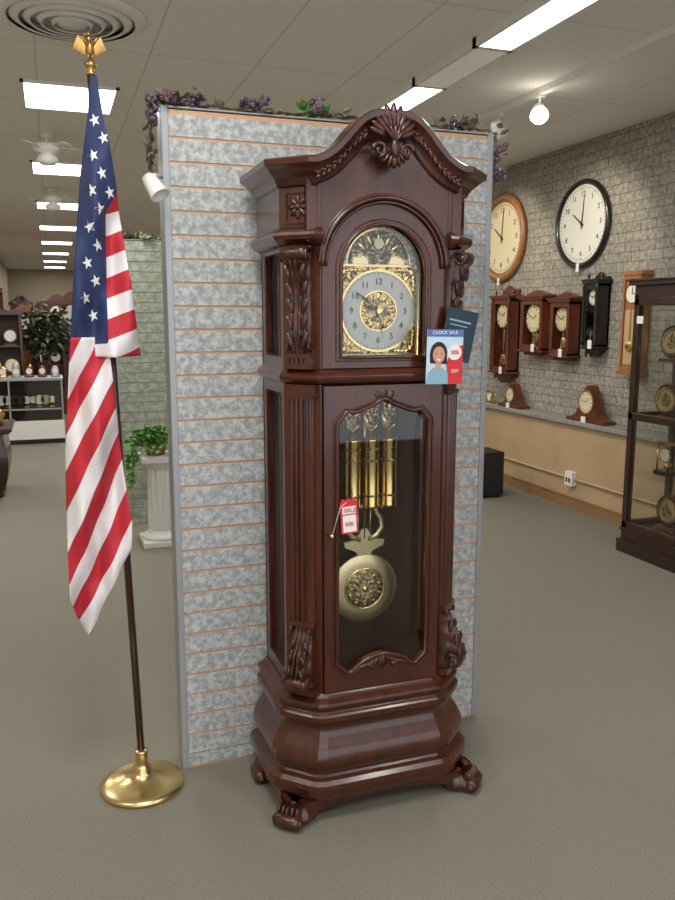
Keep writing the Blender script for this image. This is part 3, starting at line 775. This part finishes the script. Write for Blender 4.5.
def pend_clock(name,y,z0,z1,w,m,style=0,x=4.3,d=.13):
    r=empty(name,(x-.001,y,z0),(0,0,RW)); H=z1-z0; b=MB(); hw=w/2
    b.box(-hw*.86,hw*.86,-.02,0,.06,H-.04,m)
    zb=H*.12; zt=H*.86
    b.box(-hw*.86,-hw*.80,-d,0,zb,zt,m); b.box(hw*.80,hw*.86,-d,0,zb,zt,m)
    b.box(-hw*.86,hw*.86,-d,0,zb,zb+.02,m); b.box(-hw*.86,hw*.86,-d,0,zt-.02,zt,m)
    for z,o,t in((zt,hw,.022),(zt+.02,hw*1.1,.015),(zb-.02,hw,.022)): b.box(-o,o,-d-.015-(o-hw)*.5,0,z,z+t,m)
    O=[(-hw*.80,zb+.02),(hw*.80,zb+.02),(hw*.80,zt-.02),(-hw*.80,zt-.02)]; f=.025
    I=[(-hw*.80+f,zb+.02+f),(hw*.80-f,zb+.02+f),(hw*.80-f,zt-.02-f),(-hw*.80+f,zt-.02-f)]
    b.frame(O,I,-d,-d+.015,m)
    R=hw*.62; zc=zt-.05-R
    b.disc(0,zc,R,-d+.03,DIALC if style!=3 else DIALW,seg=32); b.disc(0,zc,R*1.08,-d+.028,BRASS,r0=R*.95,seg=32)
    for k in range(12):
        b.M=T(0,0,zc)@Matrix.Rotation(2*pi*k/12,4,'Y'); b.box(-.003,.003,-d+.026,-d+.029,R*.72,R*.92,INK)
    for a,L in((.9,.5),(-1.1,.75)):
        b.M=T(0,0,zc)@Matrix.Rotation(a,4,'Y'); b.box(-.003,.003,-d+.022,-d+.025,0,R*L,INK)
    b.M=Matrix.Identity(4)
    zp=zb+.06+hw*.3
    b.tube([(0,-d+.05,zp),(0,-d+.05,zc-R)],.004,BRASS,6); b.lathe([(0,-.006),(hw*.3,-.004),(hw*.3,.004),(0,.006)],(0,-d+.05,zp),BRASS,24,'y')
    if style in(0,3):
        b.prism([(-hw*.9,zt+.035),(hw*.9,zt+.035),(hw*.5,zt+.06),(hw*.2,H-.015),(0,H),(-hw*.2,H-.015),(-hw*.5,zt+.06)],-.05,-.02,m)
        b.prism([(-hw*.8,zb-.02),(hw*.8,zb-.02),(hw*.45,zb*.4),(0,0),(-hw*.45,zb*.4)],-d*.8,0,m)
        for sg in(-1,1):
            b.lathe([(.0,zt+.035),(.016,zt+.035),(.008,zt+.05),(.016,zt+.065),(.004,zt+.09),(0,zt+.095)],(sg*hw*.85,-d*.7,0),m,12)
            b.lathe([(.010,zb+.01),(.014,zb+.05),(.009,zb+.07),(.011,H*.5),(.009,zt-.06),(.014,zt-.03),(.010,zt)],(sg*hw*.86,-d-.004,0),m,12)
            b.lathe([(0,zb-.09),(.008,zb-.08),(.014,zb-.05),(.008,zb-.03),(.012,zb-.01)],(sg*hw*.75,-d*.7,0),m,12)
    else:
        b.prism([(-hw*.95,zt+.03),(hw*.95,zt+.03),(hw*.8,zt+.05),(0,H),(-hw*.8,zt+.05)],-d*.6,-.02,m)
        b.box(-hw*.7,hw*.7,-d*.8,0,zb-.05,zb-.02,m)
    b.box(-hw*.78,hw*.78,-d+.006,-d+.009,zb+.04,zt-.04,GLASS)
    b.build('clock_case',r,bevel=.002)
    b=MB(); b.box(hw*.3,hw*.3+.05,-d-.03,-d-.028,.0+H*.10,H*.10+.07,PAPER); b.tube([(hw*.3+.025,-d-.029,H*.10+.07),(hw*.3+.02,-d-.016,H*.3)],.001,PAPER,5); b.build('price_tag',r)
pend_clock('pendulum_wall_clock',6.98,.98,1.93,.36,CHERRY,0)
pend_clock('pendulum_wall_clock',6.44,1.25,1.87,.40,CHERRY,1)
pend_clock('pendulum_wall_clock',6.00,1.22,1.84,.32,CHERRY,1)
pend_clock('pendulum_wall_clock',5.58,1.30,1.99,.20,BLACKW,3)
def shelfclock():
    r=empty('tall_wall_shelf_clock',(4.299,5.12,1.18),(0,0,RW)); b=MB()
    b.box(-.10,.10,-.09,0,.02,.78,OAK); b.box(-.12,.12,-.11,0,.0,.03,OAK); b.box(-.12,.12,-.11,0,.76,.79,OAK)
    b.frame([(-.10,.03),(.10,.03),(.10,.76),(-.10,.76)],[(-.08,.06),(.08,.06),(.08,.73),(-.08,.73)],-.102,-.09,OAK)
    b.disc(0,.62,.07,-.094,DIALW,seg=28); b.disc(0,.62,.075,-.096,BRASS,r0=.068,seg=28); b.box(-.07,.07,-.093,-.09,.08,.5,TAN)
    b.box(-.003,.003,-.098,-.094,.62,.67,INK); b.box(-.003,.04,-.098,-.094,.618,.623,INK)
    b.lathe([(0,-.004),(.04,-.003),(.04,.003),(0,.004)],(0,-.102,.22),BRASS,20,'y'); b.box(-.004,.004,-.102,-.096,.22,.5,BRASS)
    b.build('clock_case',r,bevel=.003)
shelfclock()
def mantel(name,x,y,z,w,h,m,rz=RW):
    r=empty(name,(x,y,z),(0,0,rz)); b=MB(); hw=w/2
    P=[(-hw,.025)]
    for k in range(21):
        u=-1+2*k/20; P.append((u*hw*.96,.03+(h-.035)*math.exp(-(u/.42)**2)*1.0+.012*(1-abs(u))))
    P.append((hw,.025))
    b.prism(P,-.10,0,m); b.box(-hw*1.04,hw*1.04,-.115,.01,0,.028,m); 
    R=h*.30; zc=h*.56
    b.disc(0,zc,R,-.104,DIALC,seg=28); b.disc(0,zc,R*1.12,-.107,BRASS,r0=R*.96,seg=28)
    for k in range(12):
        b.M=T(0,0,zc)@Matrix.Rotation(2*pi*k/12,4,'Y'); b.box(-.002,.002,-.106,-.104,R*.7,R*.9,INK)
    for a,L in((.7,.5),(-1.3,.75)):
        b.M=T(0,0,zc)@Matrix.Rotation(a,4,'Y'); b.box(-.002,.002,-.108,-.106,0,R*L,INK)
    b.M=Matrix.Identity(4)
    b.box(-.03,.03,-.125,-.123,.0,.05,PAPER)
    b.build('clock_case',r,bevel=.002)
mantel('mantel_clock',4.25,6.72,.76,.36,.22,CHERRY)
mantel('mantel_clock',4.25,5.54,.76,.48,.30,CHERRY)
def carriage(x,y):
    r=empty('brass_desk_clock',(x,y,.76),(0,0,RW)); b=MB()
    b.box(-.05,.05,-.06,0,0,.015,BRASS); b.box(-.05,.05,-.06,0,.11,.12,BRASS)
    for sx in(-1,1):
        for yy in(-.055,-.005): b.tube([(sx*.045,yy,.01),(sx*.045,yy,.115)],.004,BRASS,6)
    b.disc(0,.065,.038,-.05,DIALW,seg=24); b.box(-.04,.04,-.045,-.01,.02,.10,BRASSB)
    b.tube([(-.025,-.03,.12),(-.02,-.03,.145),(.02,-.03,.145),(.025,-.03,.12)],.003,BRASS,6); b.build('clock_case',r)
carriage(4.22,7.15)

# ================================================================= CURIO CABINET
def curio():
    r=empty('glass_display_cabinet',(4.10,3.94,0),(0,0,RW)); b=MB(); w=.54; d=.40; H=1.87; X=DARKW
    b.box(-w-.02,w+.02,-d-.02,0,0,.09,X); b.box(-w,w,-d,0,.09,.16,X); b.box(-w-.01,w+.01,-d-.01,0,.155,.17,X)
    b.box(-w,w,-d,0,H-.12,H-.04,X); b.box(-w-.03,w+.03,-d-.03,0,H-.04,H-.01,X); b.box(-w-.045,w+.045,-d-.045,0,H-.012,H,X)
    b.box(-w,w,-.015,0,.16,H-.1,TAN)
    for x in(-w,w-.045): b.box(x,x+.045,-d,-d+.045,.16,H-.1,X); b.box(x,x+.045,-.045,0,.16,H-.1,X)
    for z in(.17,.93,1.70): b.box(-w,w,-d,-d+.025,z,z+.05,X); b.box(-w,-w+.03,-d,0,z,z+.05,X); b.box(w-.03,w,-d,0,z,z+.05,X)
    b.box(-.025,.025,-d,-d+.025,.17,1.75,X); b.box(-w+.04,w-.04,-d+.03,-.01,.17,.185,X)
    b.build('cabinet_frame',r,bevel=.003)
    b=MB(); b.box(-w+.045,w-.045,-d+.01,-d+.013,.22,1.70,GLASSD)
    for x in(-w+.02,w-.023): b.box(x,x+.003,-d+.045,-.045,.22,1.70,GLASSD)
    for z in(.55,.93,1.32): b.box(-w+.03,w-.03,-d+.03,-.02,z,z+.008,GLASSD)
    b.build('cabinet_glass',r)
    b=MB()
    for (x,z,k) in((-.38,.94,0),(-.12,.94,1),(.2,.94,0),(-.36,1.33,0),(-.08,1.33,0),(.25,1.33,1),(-.36,.56,1),(.0,.56,0),(.3,.56,1),(-.3,.19,0),(.2,.19,1)):
        if k==0:
            b.box(x-.09,x+.09,-.25,-.13,z,z+.02,CHERRY); b.disc(x,z+.13,.11,-.22,WOOD,seg=28,th=.06); b.disc(x,z+.13,.078,-.225,BRASSB,seg=28,th=.004); b.disc(x,z+.13,.090,-.23,BRASS,r0=.074,seg=28); b.disc(x,z+.13,.045,-.228,ORN,seg=28)
            b.box(x-.002,x+.002,-.232,-.228,z+.13,z+.19,INK); b.box(x,x+.04,-.232,-.228,z+.128,z+.132,INK)
        else:
            b.box(x-.07,x+.07,-.25,-.12,z,z+.03,BLACKW); b.box(x-.06,x+.06,-.24,-.13,z+.21,z+.23,BRASS)
            for sx in(-1,1): b.tube([(x+sx*.052,-.235,z+.03),(x+sx*.052,-.235,z+.21)],.006,BRASS,8)
            b.disc(x,z+.14,.045,-.22,DIALW,seg=24); b.disc(x,z+.14,.050,-.222,BRASS,r0=.044,seg=24); b.ell((x,-.19,z+.065),(.03,.03,.022),BRASS)
    b.box(-.50,-.44,-.405,-.402,1.58,1.63,PAPER)
    b.build('displayed_clocks',r)
curio()
def speaker():
    b=MB(); b.box(-.13,.13,-.15,.15,.02,.42,BLACKP); 
    for x in(-.1,.1):
        for y in(-.12,.12): b.lathe([(.018,0),(.015,.02)],(x,y,0),BLACKP,12)
    b.M=T(0,0,0,RW)
    b.frame([(-.14,.03),(.14,.03),(.14,.41),(-.14,.41)],[(-.125,.045),(.125,.045),(.125,.395),(-.125,.395)],-.136,-.13,BLACKP)
    b.lathe([(.09,-.130),(.085,-.136),(.06,-.128),(.02,-.132),(0,-.135)],(0,0,.20),GREYM,28,'y'); b.M=Matrix.Identity(4)
    b.build('black_speaker_box',None,(3.68,6.38,0),bevel=.006)
speaker()

# ================================================================= PEDESTAL + PLANT
def pedestal():
    r=empty('fluted_column_pedestal',(.70,5.78,0)); b=MB()
    b.box(-.16,.16,-.16,.16,0,.04,PLASTER); b.lathe([(.15,.04),(.155,.06),(.14,.075),(.12,.085),(.115,.10)],(0,0,0),PLASTER,32)
    rings=[]
    for z in(.095,.3,.56):
        rings.append([((.112-.01*z)*(1-.12*(.5+.5*math.cos(14*2*pi*k/112)))*math.cos(2*pi*k/112),(.112-.01*z)*(1-.12*(.5+.5*math.cos(14*2*pi*k/112)))*math.sin(2*pi*k/112),z) for k in range(112)])
    b.loft(rings,PLASTER,smooth=True)
    b.lathe([(.105,.555),(.12,.57),(.125,.58),(.14,.60),(.15,.61)],(0,0,0),PLASTER,32); b.box(-.155,.155,-.155,.155,.61,.65,PLASTER)
    b.build('column',r,bevel=.004)
    b=MB(); b.lathe([(.06,.0),(.08,.08),(.09,.09),(.085,.09),(.08,.08),(0,.08)],(0,0,0),mat('terracotta',(.25,.12,.06),.8),24)
    for k in range(360):
        a=random.uniform(0,2*pi); rr=abs(random.gauss(0,.10)); h=random.uniform(.05,.17)*math.exp(-(rr/.20)**2)
        p=Vector((rr*math.cos(a)-.02,rr*math.sin(a),.03+h))
        b.leaf(p,(math.cos(a)+random.uniform(-.5,.5),math.sin(a)+random.uniform(-.5,.5),random.uniform(-.4,.8)),random.uniform(.04,.06),random.uniform(.03,.042),LEAF)
    b.clamp(2,lo=.001)
    b.build('potted_ivy',None,(.66,5.76,.652),recalc=False)
    # trailing ivy strands hang beside the capital
    b=MB()
    for k in range(7):
        L=random.uniform(.10,.26); yy=-.14+.045*k
        P=[Vector((-.135-.04*min(1,t*2)-random.uniform(0,.01),yy,.03-L*t)) for t in [i/8 for i in range(9)]]
        b.tube(P,.003,VINE,5)
        for q in P:
            for _ in range(2): b.leaf(q,(random.uniform(-1,.3),random.uniform(-1,1),random.uniform(-1,.4)),.045,.035,LEAF)
    b.clamp(0,hi=-.122)
    b.build('trailing_ivy',None,(.66,5.76,.652),recalc=False)
    b=MB()
    for k in range(180):
        x=random.uniform(.45,1.7); b.leaf((x,6.40+random.uniform(-.05,.05),2.205),(random.uniform(-1,1),random.uniform(-1,1),random.uniform(0,.8)),.08,.05,random.choice([LEAF2,LEAFP,LEAF]))
    b.tube([(.45+.1*i,6.40,2.22+.015*math.sin(i*2)) for i in range(13)],.007,VINE,5)
    b.clamp(2,lo=2.203)
    b.build('leafy_garland',recalc=False)
pedestal()

# ================================================================= CEILING THINGS
def fixture(x0,x1,y0,y1,lens,power,name='fluorescent_ceiling_light',dz=.018):
    r=empty(name,((x0+x1)/2,(y0+y1)/2,CH)); hx=(x1-x0)/2; hy=(y1-y0)/2; b=MB()
    b.box(-hx,-hx+.02,-hy,hy,-dz,-.001,WHITEP); b.box(hx-.02,hx,-hy,hy,-dz,-.001,WHITEP); b.box(-hx,hx,-hy,-hy+.02,-dz,-.001,WHITEP); b.box(-hx,hx,hy-.02,hy,-dz,-.001,WHITEP)
    b.box(-hx+.02,hx-.02,-hy+.02,hy-.02,-dz+.002,-.004,lens)
    b.build('housing',r)
    if power:
        l=bpy.data.lights.new('tube_light','AREA'); l.shape='RECTANGLE'; l.size=2*hx-.06; l.size_y=2*hy-.06; l.energy=power; l.color=(1,.97,.91)
        o=bpy.data.objects.new('tube_light',l); sc.collection.objects.link(o); o.location=(0,0,-dz-.004); o.parent=r
for i,y in enumerate((5.95,8.7,11.5,14.3,17.1,19.9,22.7,25.3)):
    fixture(-.10,.50,y-.34,y+.34,LENS,26 if i<5 else 16)
fixture(2.19,2.42,-.9,.37,LENS,26,dz=.05); fixture(2.19,2.42,2.75,4.02,LENS,22,dz=.05); fixture(2.19,2.42,4.021,4.779,LENSDIM,0,dz=.05); fixture(2.19,2.42,4.78,6.06,LENS,22,dz=.05)
for y0 in (9.0,13,18): fixture(2.19,2.42,y0,y0+1.27,LENS,30,dz=.05)
for x,y in((-.0,-.6),(-1.8,1.5),(-1.8,5.5),(-1.8,9.5),(.2,1.4)):
    fixture(x-.3,x+.3,y-.38,y+.38,LENS,24)
def vent(x,y,R,name='round_air_vent'):
    b=MB()
    for k in range(5):
        r=R*(1-.18*k); z=-.006*k
        b.lathe([(r*.84,z-.024),(r*.88,z-.028),(r*.98,z-.010),(r,z-.002),(r*.97,z-.001),(r*.84,z-.020)],(0,0,0),WHITEP,56,cap=False)
    b.lathe([(0,-.046),(R*.18,-.044),(R*.20,-.034),(0,-.032)],(0,0,0),WHITEP,32)
    b.lathe([(0,-.004),(R*.95,-.004),(R*.95,-.001)],(0,0,0),WHITEP,40)
    b.lathe([(.02,-.04),(.02,-.004)],(0,0,0),GREYM,12)
    b.build(name,None,(x,y,CH),recalc=False)
vent(.18,4.42,.36)
def fan(x,y,s=.8):
    r=empty('ceiling_fan',(x,y,CH)); b=MB()
    b.lathe([(q*s,z*s) for q,z in [(.07,0),(.06,-.04),(.015,-.05),(.015,-.08),(.05,-.09),(.13,-.11),(.14,-.15),(.12,-.18),(.05,-.20),(.09,-.22),(.11,-.26),(.07,-.30),(0,-.31)]],(0,0,0),WHITEP,28)
    for k in range(5):
        b.M=Matrix.Rotation(2*pi*k/5+.3,4,'Z')@Matrix.Translation((0,0,.04*s))@Matrix.Scale(s,4)
        b.add([(.10,-.03,-.17),(.32,-.055,-.165),(.34,0,-.17),(.32,.055,-.19),(.10,.03,-.185),(.10,-.03,-.176),(.32,-.055,-.171),(.34,0,-.176),(.32,.055,-.196),(.10,.03,-.191)],[(0,1,2,3,4),(9,8,7,6,5),(0,5,6,1),(1,6,7,2),(2,7,8,3),(3,8,9,4)],WHITEP)
    b.build('fan_body',r)
fan(.05,7.15); fan(.10,10.1)
def track():
    r=empty('track_lighting',(3.07,5.2,CH)); b=MB()
    b.box(-.025,.025,-3.2,2.6,-.04,-.001,WHITEP)
    def can(y,tx,ty,on):
        b.M=Matrix.Identity(4); b.tube([(0,y,-.03),(0,y,-.10)],.008,WHITEP,8); b.box(-.02,.02,y-.04,y+.04,-.055,-.04,WHITEP)
        d=Vector((tx,ty,-.8)).normalized(); q=d.to_track_quat('Z','Y').to_matrix().to_4x4()
        b.M=Matrix.Translation((0,y,-.14))@q
        b.lathe([(0,-.06),(.03,-.058),(.04,-.04),(.055,.06),(.05,.06),(.045,.03),(0,.03)],(0,0,0),WHITEP,24)
        if on: b.lathe([(0,.090),(.040,.080),(.058,.052),(.054,.032)],(0,0,0),LAMPG,24)
        b.M=Matrix.Identity(4)
    can(-.46,-.45,-.8,True); can(.05,.6,.2,False); can(1.6,.6,.1,False)
    b.build('track_and_heads',r)
    l=bpy.data.lights.new('spot_bulb','SPOT'); l.energy=45; l.spot_size=1.3; l.spot_blend=.6; l.color=(1,.88,.68); l.shadow_soft_size=.04
    for (yy,tx,ty) in((.05,1.2,.5),(1.6,1.2,.2)):
        o=bpy.data.objects.new('spot_bulb',l); sc.collection.objects.link(o); o.parent=r
        d=Vector((tx,ty,-.9)).normalized(); o.location=Vector((0,yy,-.14))+d*.09; o.rotation_euler=d.to_track_quat('-Z','Y').to_euler()
track()

# ================================================================= LEFT BACKGROUND
def showcase():
    r=empty('glass_showcase_counter',(-.55,11.0,0)); b=MB()
    b.box(-.65,.65,0,.55,0,.12,BLACKW); b.box(-.66,.66,-.01,.56,.82,.85,GREYM); b.box(-.65,.65,.50,.55,.12,.82,WOODIN)
    for x in(-.65,-.01,.63): b.box(x,x+.02,0,.02,.12,.82,GREYM)
    b.box(-.65,.65,0,.02,.44,.46,GREYM); b.box(-.65,.65,-.005,.02,.06,.30,WHITEP); b.box(-.63,.63,.02,.5,.445,.452,GLASSD)
    b.build('counter_frame',r)
    b=MB(); b.box(-.63,.63,.005,.009,.30,.82,GLASSD)
    for k in range(16):
        x=-.58+.078*k; z=.455
        b.box(x-.03,x+.03,.2,.26,z,z+.02,random.choice([WOODIN,BRASS])); b.disc(x,z+.10,.04+.03*random.random(),.2,random.choice([DIALW,BRASS,SILV,WOODC]),seg=16,th=.03)
    for k in range(8):
        x=-.55+.16*k; m=random.choice([SILV,BRASS,BLACKW,CHERRY]); h=random.uniform(.8,1.3)
        b.lathe([(0,.85),(.06,.85),(.06,.87),(.05,.88),(.05,.85+.1*h),(.035,.85+.15*h),(0,.85+.17*h)],(x,.25,0),m,16); b.disc(x,.93,.038,.19,DIALW,seg=16)
    b.build('displayed_trinkets',r)
showcase()
def desk():
    r=empty('dark_wood_table',(-.82,7.9,0)); b=MB()
    b.box(-.5,.44,-.27,.47,.61,.64,DARKW); b.box(-.48,.42,-.25,.45,.59,.61,WOODC)
    rings=[]
    for t in range(13):
        s=t/12; o=.045*math.sin(s*pi)+.01; z=.08+.51*s; rings.append([(-.44,-.20-o,z),(.34+o,-.20-o,z),(.34+o,.40,z),(-.44,.40,z)])
    b.loft(rings,DARKW)
    for z in(.24,.42): b.box(-.40,.30,-.262,-.24,z,z+.008,BLACKW)
    for x in(-.25,.15):
        for z in(.16,.33,.50): b.ell((x,-.262,z),(.03,.01,.01),BRASS)
    for x in(-.38,.30):
        for y in(-.14,.34): b.lathe([(.022,0),(.035,.02),(.03,.05),(.04,.09)],(x,y,0),WOODC,14)
    b.build('table',r,bevel=.004)
    b=MB(); b.lathe([(0,.64),(.09,.64),(.10,.66),(.06,.68),(.04,.74),(.07,.80),(.07,.84),(.03,.88),(0,.89)],(.1,0,0),ORN,20); b.lathe([(0,.64),(.07,.64),(.05,.68),(.08,.74),(.02,.80),(0,.81)],(.3,.1,0),BRASS,20)
    b.lathe([(0,.64),(.08,.64),(.05,.7),(.10,.78),(.0,.86)],(-.2,.1,0),CHERRY,20); b.build('brass_ornaments',r)
desk()
def longcase(name,x,y,w,h,m,rz=0):
    r=empty(name,(x,y,0),(0,0,rz)); b=MB(); hw=w/2; d=w*.6
    for sx in(-1,1):
        for yy in(-d+.03,-.05): b.lathe([(.02,0),(.035,.02),(.03,.05),(.02,.06)],(sx*(hw-.04),yy,0),m,12)
    b.box(-hw,hw,-d,0,.06,.12,m); b.box(-hw*.92,hw*.92,-d*.95,0,.12,.40,m); b.box(-hw,hw,-d,0,.40,.44,m)
    b.box(-hw*.78,hw*.78,-.03,0,.44,h*.7,m); b.frame([(-hw*.78,.44),(hw*.78,.44),(hw*.78,h*.7),(-hw*.78,h*.7)],[(-hw*.5,.52),(hw*.5,.52),(hw*.5,h*.66),(-hw*.5,h*.66)],-d*.85,-d*.8,m)
    for sx in(-1,1): x0,x1=sorted((sx*hw*.78,sx*hw*.72)); b.box(x0,x1,-d*.82,0,.44,h*.7,m)
    b.box(-hw*.95,hw*.95,-d,0,h*.7,h*.72,m); b.box(-hw*.85,hw*.85,-d*.9,0,h*.72,h*.9,m); b.box(-hw*1.02,hw*1.02,-d,0,h*.9,h*.93,m)
    b.prism([(-hw*.95,h*.93),(hw*.95,h*.93),(hw*.7,h*.945),(hw*.3,h*.99),(0,h),(-hw*.3,h*.99),(-hw*.7,h*.945)],-d*.9,-d*.7,m)
    b.disc(0,h*.81,hw*.6,-d*.92,DIALW,seg=24); b.disc(0,h*.81,hw*.66,-d*.925,BRASS,r0=hw*.58,seg=24)
    b.tube([(0,-d*.5,.7),(0,-d*.5,h*.7)],.005,BRASS,6); b.lathe([(0,-.006),(.07,-.004),(.07,.004),(0,.006)],(0,-d*.5,.72),BRASS,20,'y')
    b.build('clock_case',r)
for (x,y,m,h) in((.36,14.6,CHERRY,2.05),(-.42,16.5,OAK,1.9),(.15,18.2,WOOD,2.1),(.80,17.2,CHERRY,2.1),(.62,20.5,WOOD,2.1),(-.15,20.2,CHERRY,2.0),(-.60,19.5,WOOD,2.1),(.30,23.5,OAK,2.0)): longcase('longcase_clock',x,y,.5,h,m)
longcase('longcase_clock',-.85,14.2,.5,1.75,WOOD,.6)
def tree():
    b=MB(); b.lathe([(.14,0),(.18,.25),(.20,.28),(.17,.28),(0,.26)],(0,0,0),BLACKP,20)
    for k in range(4): b.tube([(.02*k,0,.26),(.04*k-.06,.03*k,.8),(.08*k-.12,.05,1.3)],.015,VINE,6)
    for k in range(520):
        p=Vector((random.gauss(0,.17),random.gauss(0,.16),1.40+random.gauss(0,.17))); b.leaf(p,(random.uniform(-1,1),random.uniform(-1,1),random.uniform(-1,.4)),.12,.07,random.choice([LEAFD,LEAFD,LEAF2]))
    b.build('potted_ficus_tree',None,(-.12,13.6,0),recalc=False)
tree()
def wallrack():
    r=empty('wall_shelf_display',(-1.149,15.5,0),(0,0,pi/2)); b=MB()
    for z in(.5,.9,1.3,1.7,2.1): b.box(-2,2,-.28,0,z,z+.03,CHERRY)
    for x in(-2,-.67,.67,1.97): b.box(x,x+.03,-.28,0,0,2.2,CHERRY)
    for z in(.53,.93,1.33,1.73):
        for k in range(12):
            x=-1.8+.31*k
            if random.random()<.85: b.box(x-.07,x+.07,-.22,-.1,z,z+.05,random.choice([OAK,WOOD])); b.disc(x,z+.13,.09,-.2,random.choice([DIALC,DIALW,BRASS]),seg=20,th=.05); b.disc(x,z+.13,.10,-.21,random.choice([OAK,BRASS,WOOD]),r0=.08,seg=20,th=.06)
    b.build('shelves_with_clocks',r)
wallrack()
def hutch(x,y):
    r=empty('display_hutch',(x,y,0)); b=MB()
    b.box(-.4,.4,-.35,0,.05,.75,WOOD); b.box(-.43,.43,-.38,0,.75,.79,WOOD); b.box(-.4,.4,-.02,0,.79,1.7,WOODIN); b.box(-.43,.43,-.26,0,1.66,1.72,WOOD)
    for sx in(-1,1): x0,x1=sorted((sx*.4,sx*.37)); b.box(x0,x1,-.24,0,.79,1.68,WOOD); b.box(x0,x1,-.35,-.30,0,.06,WOOD)
    b.box(-.37,.37,-.22,-.02,1.2,1.22,WOOD)
    for z in(.79,1.22):
        for k in range(3):
            xx=-.24+.24*k; b.box(xx-.08,xx+.08,-.16,-.06,z,z+.03,CHERRY); b.disc(xx,z+.14,.10,-.15,random.choice([OAK,CHERRY,BRASS]),seg=24,th=.08); b.disc(xx,z+.14,.078,-.155,DIALW,seg=24,th=.004)
    for sx in(-.2,.2): b.frame([(sx-.17,.12),(sx+.17,.12),(sx+.17,.70),(sx-.17,.70)],[(sx-.12,.17),(sx+.12,.17),(sx+.12,.65),(sx-.12,.65)],-.36,-.35,WOODC)
    b.build('hutch_with_clocks',r)
hutch(-.80,12.7); hutch(.05,15.2)

# ================================================================= WORLD, CAMERA
w=bpy.data.worlds.new('daylight'); sc.world=w; w.use_nodes=True
w.node_tree.nodes['Background'].inputs[0].default_value=(.88,.93,1,1); w.node_tree.nodes['Background'].inputs[1].default_value=2.1
cam=bpy.data.cameras.new('camera'); co=bpy.data.objects.new('camera',cam); sc.collection.objects.link(co)
co.location=(0,0,1.62); co.rotation_euler=(math.radians(90-9.4),0,math.radians(-19.5))
cam.sensor_fit='VERTICAL'; cam.sensor_height=36; cam.sensor_width=27; cam.lens=32; cam.clip_start=.05
sc.camera=co
